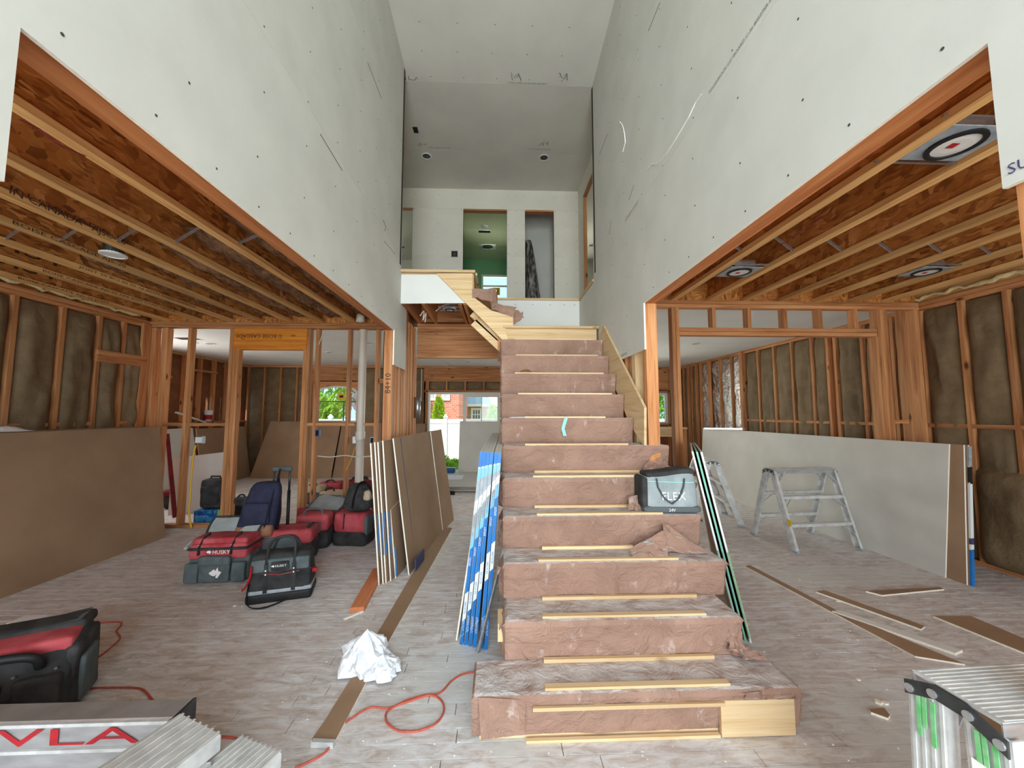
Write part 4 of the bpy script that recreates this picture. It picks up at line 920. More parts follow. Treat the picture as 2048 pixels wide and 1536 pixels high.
# ================================================================ STAIRCASE
RZ, TR, Y1S, NO = .2095, .2225, 1.8825, .03
yk = lambda k: Y1S+TR*(k-1)
zk = lambda k: RZ*k
st = thing('staircase', 'straight pine staircase wrapped in brown builder paper rising to a landing', 'staircase')
SXL = {1: -.10, 2: .055, 3: .05, 4: .05, 5: .05}
SXR = {1: 1.43, 2: 1.30, 3: 1.36, 4: 1.33, 5: 1.33, 6: 1.33}
rp = random.Random(11)
for k in range(1, 13):
    xl, xr = SXL.get(k, .05), SXR.get(k, 1.145)
    y, z = yk(k), zk(k)
    if k < 12:
        tre = MB().box(xl, xr, y, y+TR+NO-.002, z-.028, z).build('tread', 'pine_x', st, bevel=.006)
    else:
        MB().box(.06, 1.168, y-.01, y+.24, z-.03, z).build('landing_nosing', 'pine_x', st, bevel=.006)
    rxr = xr-.05 if k <= 6 else xr
    MB().box(xl+.03 if k > 1 else xl+.02, rxr, y+NO, y+NO+.018, z-RZ+.001, z-.029).build('riser', 'pine_x', st)
    # builder paper draped over tread, nosing and riser
    if k < 12:
        ovl, ovr = (.10 if k < 7 else .05), (.07 if k < 7 else .015)
        if k == 1: ovl, ovr = .02, .05
        if k in (5, 6): ovr = .02
        if k >= 7: xr2 = xr-.01
        else: xr2 = xr+.004
        full = 1.02 if k > 1 else .72
        prof = [(y+NO-.004, z-RZ+.006+(0 if k > 1 else .02))]
        for q in range(1, 9): prof.append((y+NO-.004-(NO+.003)*(q/9)**1.2, z-RZ+(RZ-.012)*q/9))
        prof += [(y-.006, z-.022), (y-.005, z+.002), (y+.01, z+.006)]
        for q in range(1, 6): prof.append((y+.01+(TR+NO-.018)*q/5, z+.005))
        nv = len(prof)-1; nu = 80
        seedk = k*7.3
        def pf(u, v, prof=prof, xl=xl-.004, xr=xr2, ovl=ovl, ovr=ovr, nv=nv, k=k, seedk=seedk):
            a = xl-ovl+(xr-xl+ovl+ovr)*u; j = min(nv, int(round(v*nv))); py, pz = prof[j]
            tread = j >= 10; d = 0; x = a
            amp = .011 if j not in (0,) else .003
            if tread: amp = .0015
            n = noise.noise(Vector((a*4+seedk, py*6, pz*6)))+.7*(.5-abs(noise.noise(Vector((a*7+pz*5, pz*9, seedk)))))+.3*noise.noise(Vector((a*19, pz*22, seedk)))
            crease = max(0, .05-abs(((a*1.3+seedk) % .48)-.24))*.12 if not tread else 0
            if a < xl: d = xl-a; x = xl-.004-.30*d-.02*abs(noise.noise(Vector((py*20, pz*20, k))))*(d/.1)
            elif a > xr: d = a-xr; x = xr+.004+.30*d+.02*abs(noise.noise(Vector((py*20, pz*20, k+9))))*(d/.1)
            if d:
                d *= .75+.5*noise.noise(Vector((py*9+seedk, pz*9, 1)))
                if tread: pz -= d
                else: py += d*(.9 if k > 1 else .25)
            return (x, py-(abs(n)*amp if not tread else 0)-crease, pz+(n*amp*.6 if tread else 0)+(.001 if tread else 0))
        MB().grid(pf, nu, nv).build('builder_paper', 'builder_paper', st, smooth=False)
# bare battens holding the paper
nos = {1: (1090, 1468, 1376), 2: (1085, 1420, 1234), 3: (1078, 1367, 1124), 4: (1075, 1335, 1031), 5: (1068, 1290, 955), 6: (1052, 1268, 890), 7: (1050, 1212, 837), 8: (1036, 1225, 790), 9: (1030, 1208, 748), 10: (1032, 1197, 712), 11: (1030, 1190, 680)}
for k, (a, b, c) in nos.items():
    z = zk(k)+.007
    MB().box(pt(a, c, z=z+.01).x if k < 7 else pt(a, c, y=yk(k)).x, pt(b, c, z=z+.01).x if k < 7 else pt(b, c, y=yk(k)).x, yk(k)+.012, yk(k)+.045, z, z+.012).build('batten', 'pine_x', st)
bas = {1: (1086, 1421, 1318), 2: (1083, 1387, 1195), 3: (1083, 1262, 1098), 4: (1068, 1290, 1015), 5: (1068, 1290, 947)}
for k, (a, b, c) in bas.items():
    z = zk(k)+.007; yy = yk(k+1)+NO
    MB().box(pt(a, c, y=yy).x, pt(b, c, y=yy).x, yy-.042, yy-.02, z, z+.018).build('batten', 'pine_x', st)
MB().box(pt(1065, 1404, y=yk(1)).x, pt(1445, 1396, y=yk(1)).x, yk(1)-.022, yk(1)-.008, .150, .166).build('batten', 'pine_x', st)
MB().box(pt(1052, 1468, y=yk(1)).x, 1.045, yk(1)-.006, yk(1)+.012, 0.001, .014).build('batten', 'pine_x', st)
MB().box(1.05, 1.405, yk(1)-.008, yk(1)+.012, .004, .165).build('bare_riser_board', 'pine_x', st)
# loose torn paper flaps
def flap(pix, name='paper_flap', bend=.02, seed=0, n=8):
    P = [Vector(p) for p in pix]
    def f(u, v):
        p = (P[0].lerp(P[1], u)).lerp(P[3].lerp(P[2], u), v); w = noise.noise(Vector((u*3+seed, v*3, seed)))*bend+abs(noise.noise(Vector((u*7, v*6+seed, 3))))*bend*.5
        return p+Vector((.3*w, -w, w*.8+abs(w)*.5))
    return MB().grid(f, n, n).build(name, 'builder_paper', st)
y4 = yk(4)
flap([pt(1260, 1098, y=2.40), pt(1330, 1060, y=2.46), pt(1335, 1120, y=2.36), pt(1265, 1115, y=2.36)], seed=3)
flap([pt(1325, 1045, y=2.50), pt(1350, 1060, y=2.50), pt(1420, 1110, y=2.42), pt(1330, 1105, y=2.42)], seed=5)
flap([pt(1290, 928, y=2.98), pt(1325, 918, y=2.98), pt(1350, 945, y=2.93), pt(1282, 948, y=2.93)], seed=6, bend=.03)
flap([pt(1258, 995, y=2.70), pt(1290, 985, y=2.70), pt(1296, 1026, y=2.66), pt(1256, 1022, y=2.66)], seed=7, bend=.02)
flap([pt(1452, 1255, y=2.12), pt(1478, 1240, y=2.12), pt(1488, 1315, y=2.1), pt(1455, 1300, y=2.1)], seed=8, bend=.04)
flap([pt(1455, 1300, y=2.1), pt(1490, 1295, y=2.1), pt(1540, 1322, y=2.04), pt(1485, 1320, y=2.04)], seed=9, bend=.03)
flap([pt(1485, 1385, y=1.87), pt(1585, 1372, y=1.90), pt(1600, 1400, y=1.87), pt(1490, 1400, y=1.87)], seed=10, bend=.02)
flap([pt(956, 1395, y=1.872), pt(1050, 1400, y=1.872), pt(1050, 1470, y=1.872), pt(962, 1480, y=1.872)], seed=12, bend=.012)
# open stringers, two painted dark as shade under the stairs, side cheek blocks
for x in (.10, .62, 1.08):
    poly = [(x, yk(1)+NO+.02, 0)]
    for k in range(1, 12): poly += [(x, yk(k)+NO+.02, zk(k)-.03), (x, yk(k+1)+NO+.02, zk(k)-.03)]
    poly += [(x, yk(12)+.1, zk(12)-.35), (x, yk(3)+.2, 0)]
    MB().prism(poly, (.04, 0, 0)).build('stringer', 'gap_stair_shade' if x < 1 else 'pine_y', st)
for k in (1, 2, 3, 4, 5, 6):
    MB().box(SXR[k]-.075, SXR[k]-.052, yk(k)+NO+.02, yk(k)+NO+TR, zk(k-1)+.001, zk(k)-.03).build('return_block', 'pine_y', st)
MB().box(XR+.02, 1.34, yk(6)-.005, yk(6)+.24, zk(6)-.028, zk(6)+.004).build('bullnose_return', 'pine_x', st, bevel=.012)
MB().box(XR+.02, 1.30, yk(6)+.03, yk(6)+.05, zk(5), zk(6)-.03).build('return_block', 'pine_x', st)
for k in (2,): MB().box(.005, .05, yk(k)+.04, yk(k)+.2, zk(k)-.12, zk(k)-.029).build('side_cleat', 'pine_y', st)
# skirt board along the right wall
sk = [pt(1290, 815, x=1.155), pt(1207, 650, x=1.155), pt(1196, 690, x=1.155), pt(1262, 850, x=1.155), pt(1290, 893, x=1.155)]
MB().prism([(1.148, p.y, p.z) for p in sk], (.02, 0, 0)).build('skirt_board', 'pine_y', st)
# landing and second flight to the left
MB().box(.0, XR-.002, yk(12)+.23, 5.36, zk(12)-.03, zk(12)).build('landing_deck', 'pine_x', st)
MB().box(.0, 1.1, yk(12)+.06, 5.36, zk(12)-.28, zk(12)-.032).build('landing_frame', 'fir_x', st)
YS = 4.335
c6 = lambda a, b: pt(780+a/4.452, 500+b/4.452, y=YS)
MB().prism([c6(412, 208), c6(735, 208), c6(735, 412), c6(905, 540), c6(1097, 590), c6(1097, 672), c6(1030, 688), c6(1048, 798), c6(1000, 800)], (0, .035, 0)).build('flight_stringer', 'pine_x', st)
for i, (z, xa, xb) in enumerate(((zk(13), -.015, .215), (zk(14), -.265, -.01))):
    MB().box(xa, xb, YS+.0, 5.35, z-.028, z).build('tread', 'pine_y', st)
    MB().box(xb-.05, xb-.032, YS+.037, 5.35, z-RZ+.002, z-.029).build('riser', 'pine_y', st)
MB().box(-.30, -.282, YS+.04, 5.35, zk(14)+.002, F2-.02).build('riser', 'pine_y', st)
def pap2(pix, seed, b=.012): return flap(pix, 'builder_paper', b, seed, 9)
pap2([c6(732, 350)+Vector((0, -.012, 0)), c6(945, 350)+Vector((0, -.012, 0)), c6(940, 470)+Vector((0, -.012, 0)), c6(732, 428)+Vector((0, -.012, 0))], 21)
pap2([c6(880, 375)+Vector((0, -.02, 0)), c6(945, 350)+Vector((0, -.02, 0)), c6(950, 490)+Vector((0, -.02, 0)), c6(905, 535)+Vector((0, -.012, 0))], 22, .03)
pap2([c6(900, 480)+Vector((0, -.012, 0)), c6(1125, 510)+Vector((0, -.012, 0)), c6(1100, 600)+Vector((0, -.012, 0)), c6(905, 535)+Vector((0, -.012, 0))], 23, .02)
pap2([c6(1100, 520)+Vector((0, .0, 0)), c6(1150, 545)+Vector((0, .0, 0)), c6(1200, 605)+Vector((0, .0, 0)), c6(1098, 668)+Vector((0, .0, 0))], 24, .03)
for (z, xa, xb, s_) in ((zk(13), -.015, .22, 31), (zk(14), -.265, -.005, 32)):
    flap([Vector((xa, 4.33, z+.004)), Vector((xb, 4.33, z+.004)), Vector((xb, 5.34, z+.004)), Vector((xa, 5.34, z+.004))], 'builder_paper', .004, s_, 8)
for a, b in (((735, 565), (1010, 815)), ((745, 645), (1000, 885))):
    p, q_ = pt(780+a[0]/4.452, 500+a[1]/4.452, y=4.44), pt(780+b[0]/4.452, 500+b[1]/4.452, y=4.44)
    MB().beam(p, q_, .09, .038, (0, 1, 0)).build('carriage_board', 'pine_x', st)
# things on the stairs
p = pt(1034, 832, y=yk(7)+.10)
tag(MB().hexa([(.10, yk(7)+.02, zk(7)+.009), (.255, yk(7)+.0, zk(7)+.009), (.275, yk(7)+.12, zk(7)+.012), (.13, yk(7)+.14, zk(7)+.012), (.10, yk(7)+.02, zk(7)+.012), (.255, yk(7)+.0, zk(7)+.012), (.275, yk(7)+.12, zk(7)+.016), (.13, yk(7)+.14, zk(7)+.016)]).build('note_sheet', 'paper_white'), 'small white paper note lying on a stair tread', 'paper')
P = [pt(1133, 834, y=yk(7)-.004), pt(1128, 850, y=yk(7)-.012), pt(1126, 858, y=yk(7)-.012), pt(1130, 872, y=yk(7)-.014)]
m = MB()
for a, b in zip(P[:-1], P[1:]): m.add([a+Vector((-.014, 0, 0)), a+Vector((.014, 0, 0)), b+Vector((.014, 0, 0)), b+Vector((-.014, 0, 0))], [(0, 1, 2, 3)])
o = m.build('tape_strip', 'teal_stitch'); sm = o.modifiers.new('thick', 'SOLIDIFY'); sm.thickness = .001
tag(o, 'crumpled pale green strip of tape hanging over a stair riser', 'tape')
p = pt(1045, 745, y=yk(9)+.06)
def rag(u, v):
    return (p.x-.07+.16*u, yk(9)+.01+.12*v, zk(9)+.008+.045*math.sin(math.pi*u)*math.sin(math.pi*v)*(1+.5*noise.noise(Vector((u*5, v*5, 2))))+.004*noise.noise(Vector((u*12, v*12, 0))))
p = pt(1050, 745, y=yk(9)+.06)
tag(MB().grid(rag, 12, 10).build('crumpled_rag', 'leather_brown', smooth=True), 'small crumpled brown rag on an upper stair tread', 'rag')

# ---------------------------------------------------------------- grey tool bag on the stairs
yb_ = yk(4)+.02
cb = pt(1348, 1030, y=yb_)
fb = thing('tool_bag', 'grey fabric tool bag with looped straps sitting on a stair tread', 'bag', (cb.x, yb_+.10, zk(4)+.012), math.radians(-3))
def sag(q): return (q.x*(1-.12*(q.z/.3)**2)+.01*noise.noise(q*9), q.y*(1-.25*(q.z/.3)), q.z+.012*math.sin(q.x*14)*(q.z/.3))
MB().rbox(0, 0, 0, .37, .20, .26, .045, 9, sag).build('body', 'flex_grey', fb, smooth=True)
MB().rbox(0, 0, -.001, .38, .21, .045, .02, 6).build('base', 'strap_grey', fb, smooth=True)
MB().rbox(0, .005, .235, .33, .16, .04, .02, 7, lambda q: (q.x, q.y, q.z+.014*math.sin(q.x*12))).build('top_flap', 'fabric_black', fb, smooth=True)
MB().rbox(-.178, -.0, .03, .04, .19, .2, .015, 6).build('end_panel', 'fabric_black', fb, smooth=True)
MB().tube([(-.10, -.088, .225), (-.095, -.094, .17), (-.06, -.106, .10), (-.01, -.112, .062), (.04, -.106, .10), (.075, -.094, .17), (.085, -.088, .225)], .016, 8, flat=.004).build('strap', 'strap_grey', fb)
MB().tube([(-.17, -.083, .205), (0, -.087, .20), (.15, -.083, .198)], .003, 5).build('piping', 'teal_stitch', fb)
text('FLEX', (-.075, -.103, .085), (1, 0, 0), (0, .12, 1), .075, 'white_print', fb, 'lettering', .002)
text('24V', (-.03, -.106, .012), (1, 0, 0), (0, 0, 1), .028, 'white_print', fb, 'lettering', .002)

# ================================================================ LEANING AND STACKED DRYWALL
def lean(name, nb, nt_, fb_, ft, th, mat, label, group=None, edge='drywall_core', cat='drywall sheet'):
    nb, nt_, fb_, ft = map(Vector, (nb, nt_, fb_, ft)); n = (fb_-nb).cross(nt_-nb).normalized()*th
    o = MB().hexa([nb, fb_, fb_+n, nb+n, nt_, ft, ft+n, nt_+n]).build(name, mat)
    o.data.materials.append(MATS[edge]); nn = n.normalized()
    for p in o.data.polygons:
        if abs(p.normal.dot(nn)) < .6: p.material_index = 1
    return tag(o, label, cat, group)
# left room: brown backs against the insulated wall
for i in range(6):
    bx, tx = -4.05-.055*i, -4.20-.078*i
    lean('drywall_sheet', (bx, .9, 0), (tx, .9, 1.345), (bx, 4.98-(0, .07, .02, .05, 0, .04)[i]+0, 0), (tx, 4.98-(0, .07, .02, .05, 0, .04)[i], 1.345), -.014, 'drywall_back', ['outermost long drywall sheet with brown paper back leaning in left room', ['', 'second', 'third', 'fourth', 'fifth', 'innermost'][i]+' long brown drywall sheet of the left room stack counted from outside'][min(i, 1)], None if i == 0 else 'drywall sheets behind the front one, left room')
tag(MB().grid(lambda u, v: (-4.30+.16*(u-.5), 3.55+.3*(v-.5), 1.352+.05*math.sin(math.pi*u)*math.sin(math.pi*v)), 6, 6).build('paper_scrap', 'paper_white'), 'pale crumpled scrap lying on the left drywall stack', 'scrap')
# right room: grey faces
rb = [lean('drywall_sheet', (4.13+.0165*i, 3.52-(.15 if i else 0)-.02*(i > 1), 0), (4.205+.0155*i, 3.46-(.1 if i else 0)-.02*(i > 1), 1.226), (4.11+.0165*i, 7.75, 0), (4.19+.0155*i, 7.75, 1.21), .013, 'drywall_grey' if i == 0 else 'drywall_back', ['long grey drywall sheet leaning at the outer edge of the right stack', 'brown backed drywall sheet just behind the grey one, right stack', 'drywall sheet with printed blue end tape at back of right stack'][i]) for i in range(3)]
text('GYPSUM  S2750GSB  8GCN  K0/1 ', (4.143, 4.28, .035), (0, -1, 0), (0, 0, 1), .045, 'ink_grey', rb[0], 'board_print', .002)
def endtape(parent, nb, nt_, w, bands, yoff):
    nb, nt_ = Vector(nb), Vector(nt_)
    for a, b, mt in bands:
        p, q_ = nb.lerp(nt_, a), nb.lerp(nt_, b)
        MB().hexa([p+Vector((-w, -yoff, 0)), p+Vector((w, -yoff, 0)), p+Vector((w, 0.01, 0)), p+Vector((-w, .01, 0)), q_+Vector((-w, -yoff, 0)), q_+Vector((w, -yoff, 0)), q_+Vector((w, .01, 0)), q_+Vector((-w, .01, 0))]).build('end_tape', mt, parent)
endtape(rb[2], (4.172, 3.345, 0.0), (4.245, 3.335, 1.226), .013, [(0, .25, 'blue_tape'), (.255, .29, 'tape_white'), (.292, .33, 'ink_blue'), (.335, .72, 'tape_white'), (.73, .84, 'black'), (.845, .99, 'tape_grey')], .006)
# left post: sheets leaning beside the foyer opening
grp = 'narrow drywall offcuts at the left post'
SPL = [(-1.035, 3.56, -1.13, 3.52, 1.245), (-1.005, 3.58, -1.10, 3.54, 1.25), (-.985, 3.60, -1.075, 3.55, 1.25), (-.955, 3.64, -1.04, 3.58, 1.262)]
for i, (a, b, c, d, e) in enumerate(SPL):
    o = lean('drywall_sheet', (a, b, 0), (c, d, e), (a+.21, 5.30, 0), (c+.2, 5.28, e+.02), -.0125, 'drywall_back', ['first', 'second', 'third', 'fourth'][i]+' thin white edged drywall sheet from the left post, leaning', grp)
    MB().beam((a-.004, b-.003, .25), (a-.004-.03, b-.01, .62), .006, .003, (0, 1, 0)).build('edge_tape', 'blue_tape', o)
lb = lean('drywall_sheet', (-.82, 3.765, 0), (-.985, 3.72, 1.275), (-.70, 5.10, 0), (-.86, 5.06, 1.285), -.0125, 'drywall_back', 'wide brown drywall sheet with dark blue taped line, front of left post stack')
MB().beam((-.805, 3.98, .02), (-.965, 3.90, 1.27), .012, .003, (1, 0, 0)).build('tape_line', 'ink_blue', lb)
lean('drywall_sheet', (-.695, 5.12, 0), (-.85, 4.98, 1.28), (-.615, 5.62, 0), (-.80, 5.55, 1.285), -.0125, 'drywall_back', 'brown drywall sheet at the rear end of the left post stack')
so_ = lean('drywall_offcut', (-.925, 3.70, 0), (-.985, 3.68, .62), (-.90, 3.95, 0), (-.955, 3.93, .66), -.0125, 'drywall_back', 'short drywall offcut standing in the left post stack')
MB().beam((-.925, 3.696, .02), (-.94, 3.69, .28), .013, .003, (0, 1, 0)).build('edge_tape', 'blue_tape', so_)
br_ = MB().beam((-.775, 3.80, .075), (-.75, 4.09, .07), .012, .11, (0, 0, 1)).build('blue_wrapper', 'ink_blue'); tag(br_, 'dark blue wrapper strip on the floor against the brown sheet', 'wrapper')
# blue taped bundle against the staircase
nb_ = 6
for i in range(nb_):
    bxx = -.245+.030*i+(.012 if i >= 4 else 0); txx = -.118+.0235*i+(.004 if i >= 4 else 0); yn = 2.66-.013*i
    t = thing('drywall_bundle', ['outermost', 'fifth', 'fourth', 'third', 'second', 'first'][i]+' drywall pair from the staircase with printed blue end tape', 'drywall sheet', (0, 0, 0), 0, 'blue taped drywall pairs at the stairs')
    for q_, dx in enumerate((0, .0115)):
        nb1, nt1, fb1, ft1 = Vector((bxx+dx, yn, 0.002)), Vector((txx+dx, yn-.02, 1.25)), Vector((bxx+.04+dx, 5.0, .002)), Vector((txx+.055+dx, 5.0, 1.26))
        n = Vector((.011, 0, .001)); o = MB().hexa([nb1, nb1+n, fb1+n, fb1, nt1, nt1+n, ft1+n, ft1]).build('sheet', 'drywall_grey', t)
    ph = .055*i
    bands = [(.0, .05+ph*.5, 'blue_tape'), (.05+ph*.5, .055+ph*.5, 'blue_light'), (.055+ph*.5, .13+ph, 'blue_tape'), (.13+ph, .27+ph, 'tape_white'), (.27+ph, .50+ph, 'blue_tape'), (.50+ph, .56+ph, 'blue_light'), (.56+ph, .68+ph*.6, 'tape_grey'), (.68+ph*.6, .75+ph*.5, 'tape_white'), (.75+ph*.5, .86+ph*.2, 'tape_grey'), (.86+ph*.2, .92+ph*.1, 'blue_light'), (.92+ph*.1, 1.0, 'blue_tape')]
    a0, a1 = Vector((bxx+.0115, yn, .002)), Vector((txx+.0115, yn-.02, 1.25))
    for a, b, mt in bands:
        b = min(b, 1.0)
        if b <= a: continue
        p, q2 = a0.lerp(a1, a), a0.lerp(a1, b); w = .0118; sl_ = .02
        MB().hexa([p+Vector((-w, -.004, -sl_)), p+Vector((w, -.004, sl_*0)), p+Vector((w, .03, 0)), p+Vector((-w, .03, -sl_)), q2+Vector((-w, -.004, -sl_)), q2+Vector((w, -.004, 0)), q2+Vector((w, .03, 0)), q2+Vector((-w, .03, -sl_))] if a > 0 and b < 1 else [p+Vector((-w, -.004, 0)), p+Vector((w, -.004, 0)), p+Vector((w, .03, 0)), p+Vector((-w, .03, 0)), q2+Vector((-w, -.004, -sl_*(b < 1))), q2+Vector((w, -.004, 0)), q2+Vector((w, .03, 0)), q2+Vector((-w, .03, -sl_*(b < 1)))]).build('end_tape', mt, t)
    d = (a1-a0).normalized()
    for s_, fr, mt, sz in (('LITE-WEIGHT', .07, 'tape_white', .017), ('EZ-SCORE', .155+ph, 'blue_tape', .017), ('KPOST', .40+ph, 'tape_white', .019), ('EASI-LITE LITE-WEIGHT', .60+ph*.5, 'ink_grey', .013)):
        if fr > .9: continue
        pp = a0.lerp(a1, fr)+Vector((.006, -.006, 0)); text(s_, pp, d, (-1, 0, .0), sz, mt, t, 'lettering', .001)
o = lean('metal_corner_bead', (-.13, 2.56, 0), (.035, 2.50, .66), (-.118, 2.575, 0), (.047, 2.515, .66), .012, 'aluminium', 'long thin metal corner bead leaning across the blue taped bundle', None, 'aluminium', 'metal bead')
o2 = lean('drywall_strip', (-.265, 2.70, 0), (-.115, 2.66, 1.02), (-.25, 2.9, 0), (-.10, 2.86, 1.02), -.01, 'drywall_white', 'white drywall strip standing at the side of the blue taped bundle', None)
# green edged boards on the right of the stairs
for i in range(3):
    a = .022*i
    o = lean('green_edge_board', (1.625+a, 2.64-.02*i, 0), (1.352+a*.95, 2.66-.02*i, 1.245), (2.24+a, 4.05, 0), (2.045+a*.95, 4.05, 1.20), .0125, 'drywall_back', ['green edged moisture board leaning right of the stairs, closest to the steps', 'green edged moisture board in the middle of three right of the stairs', 'green edged moisture board leaning right of the stairs, farthest from steps'][i], 'green edged boards right of the stairs', ('tape_white', 'green_edge', 'tape_white')[i])
    MB().beam((1.622+a, 2.635-.02*i, .03), (1.622+a-.12, 2.64-.02*i, .58), .007, .003, (0, 1, 0)).build('green_tape', 'green_paint' if i == 2 else 'green_edge', o)
# flat pile in the rear hall and a sheet standing behind it
for i in range(6):
    a = (i*37 % 5)*.012
    tag(MB().box(-1.25+a, .25+a, 7.55+a*2, 9.75, .02+.016*i, .0345+.016*i).build('drywall_sheet', 'drywall_grey' if i != 2 else 'drywall_back'), ['bottom', 'second', 'third', 'fourth', 'fifth', 'topmost'][i]+' drywall sheet up the flat pile before the sliding door', 'drywall sheet', 'flat drywall pile in the rear hall')
for x in (-.9, -.1): tag(MB().box(x-.04, x+.04, 7.7, 9.7, 0, .0195).build('floor_batten', 'pine_y'), 'wood batten under the flat drywall pile', 'batten', 'battens under the flat pile')
lean('drywall_sheet', (-.93, 9.35, .117), (-.93, 9.62, 1.32), (.05, 9.35, .117), (.05, 9.62, 1.32), .013, 'drywall_grey', 'grey drywall sheet standing upright before the sliding door')
tag(MB().box(-1.15, -.75, 8.3, 8.9, .1165, .118).build('paper_plan', 'paper_white'), 'white paper plan lying on the flat drywall pile', 'paper')
tag(MB().rbox(-.95, 7.35, 0, .32, .07, .07, .02, 4).build('caulk_tube', 'black', smooth=True), 'dark tube on the floor before the flat drywall pile', 'tube')
tag(MB().rbox(-1.15, 9.3, .1165, .3, .2, .12, .02, 4, lambda q: (q.x, q.y, q.z*(1-.2*q.x))).build('tool_case', 'blue_box', smooth=True), 'small blue tool case on the flat pile by the door', 'case')
# rear left room boards
lean('drywall_sheet', (-5.95, 6.0, 0), (-6.15, 6.0, 1.22), (-5.95, 8.05, 0), (-6.15, 8.05, 1.22), -.013, 'drywall_grey', 'grey drywall sheet leaning on the dark side wall, rear left room')
lean('drywall_sheet', (-5.92, 8.1, 0), (-6.12, 8.1, 1.2), (-5.92, 9.6, 0), (-6.12, 9.6, 1.2), -.013, 'drywall_back', 'brown drywall sheet leaning on the dark side wall, rear left room')
lean('drywall_sheet', (-4.9, 6.05, 0), (-5.0, 6.2, .82), (-4.15, 6.35, 0), (-4.3, 6.5, .9), .013, 'drywall_white', 'white drywall offcut standing behind the open studs')
lean('drywall_sheet', (-5.75, 9.3, 0), (-5.62, 9.8, 1.31), (-3.9, 9.3, 0), (-3.9, 9.8, 1.31), .013, 'drywall_back', 'brown drywall sheet leaning below the arched window, corner side')
lean('drywall_sheet', (-3.88, 9.35, 0), (-3.88, 9.82, 1.27), (-2.4, 9.35, 0), (-2.4, 9.82, 1.27), .013, 'drywall_back', 'brown drywall sheet leaning on the rear wall behind the white pipe')
lean('drywall_sheet', (-2.35, 9.5, 0), (-2.35, 9.85, 1.25), (-1.83, 9.5, 0), (-1.83, 9.85, 1.25), .013, 'drywall_back', 'narrow drywall sheet beside the sliding door frame')
# ================================================================ FLOOR SCRAPS
def plate(name, pix, th, mat, label, cat='offcut', z=.0015, edge='drywall_core', group=None, shift=(0, 0)):
    P = [pt(a, b, z=z+th) for a, b in pix]; P = [Vector((p.x, p.y, z)) for p in P]
    o = MB().prism(P, (0, 0, th)).build(name, mat); o.data.materials.append(MATS[edge])
    for p in o.data.polygons:
        if abs(p.normal.z) < .5: p.material_index = 1
    return tag(o, label, cat, group)
plate('drywall_strip', [(622, 1480), (670, 1482), (742, 1345), (905, 1056), (880, 1052), (712, 1340), (650, 1440)], .012, 'drywall_back', 'long brown drywall strip lying on the floor under crumpled paper')
MB_ = MB().beam(pt(624, 1486, z=.015), pt(668, 1488, z=.015), .02, .026).build('metal_track', 'aluminium_dusty'); tag(MB_, 'short white metal angle at the end of the long floor strip', 'metal angle')
o = MB().beam(pt(714, 1220, z=.02), pt(758, 1140, z=.02), .105, .038).build('wood_offcut', 'red_wood', bevel=.003); tag(o, 'short reddish wood board lying beside the leaning sheets', 'wood board')
tag(MB().beam(pt(688, 1238, z=.006), pt(726, 1222, z=.006), .02, .01).build('drywall_sliver', 'drywall_core'), 'white drywall sliver beside the reddish board', 'offcut')
plate('drywall_strip', [(1490, 1132), (1500, 1130), (1680, 1224), (1930, 1328), (1830, 1312)], .01, 'drywall_back', 'long thin drywall strip pointing away from the stairs, right floor')
plate('drywall_strip', [(1632, 1183), (1648, 1180), (1850, 1252), (1842, 1258)], .012, 'drywall_back', 'narrow white edged drywall strip beside the long strip, right floor')
plate('drywall_strip', [(1664, 1222), (1680, 1220), (1925, 1300), (1910, 1306)], .016, 'drywall_white', 'white drywall strip lying across the long strip, right floor')
plate('drywall_offcut', [(1732, 1182), (1880, 1174), (1888, 1178), (1764, 1190)], .012, 'drywall_back', 'small brown drywall offcut before the right sheet stack')
plate('drywall_offcut', [(1867, 1232), (1942, 1232), (2080, 1290), (2060, 1310)], .012, 'drywall_back', 'broad brown drywall offcut behind the near step stand')
plate('drywall_offcut', [(1738, 1418), (1768, 1415), (1780, 1430), (1776, 1436), (1742, 1424)], .012, 'drywall_back', 'small broken drywall chip beside the near step stand')
plate('drywall_offcut', [(1930, 1420), (2080, 1400), (2090, 1480), (1960, 1470)], .012, 'drywall_back', 'broken drywall piece under the near step stand')
rc_ = random.Random(9)
for i, (px, py, s_) in enumerate(((1717, 1360, .012), (1755, 1405, .02), (1770, 1408, .016), (470, 1212, .014), (484, 1213, .008), (1600, 1160, .008), (1940, 1440, .02), (1968, 1460, .03), (2010, 1470, .025), (1620, 1165, .006), (1700, 1262, .006), (1640, 1180, .006), (1676, 1203, .012), (1900, 1480, .03), (1715, 1280, .006))):
    p = pt(px, py, z=0); m = MB(); a = rc_.uniform(0, 3); n = 6
    m.prism([(p.x+math.cos(a+k*6.283/n)*s_*rc_.uniform(.6, 1.4), p.y+math.sin(a+k*6.283/n)*s_*rc_.uniform(.6, 1.3), .0008) for k in range(n)], (0, 0, s_*.5))
    tag(m.build('plaster_chip', 'drywall_core'), 'small white plaster chip on the dusty floor', 'debris', 'plaster chips on the floor')
m = MB()
for i in range(520):
    px, py = rc_.uniform(0, 2048), rc_.uniform(1050, 1536); p = pt(px, py, z=0)
    if -.1 < p.x < 1.45 and 1.85 < p.y: continue
    s_ = rc_.uniform(.0008, .003); m.box(p.x-s_, p.x+s_*1.6, p.y-s_, p.y+s_, .0004, .0004+s_)
o = m.build('plaster_crumbs', 'drywall_core', kind='stuff'); tag(o, 'tiny white plaster crumbs scattered over the dusty floor', 'debris')
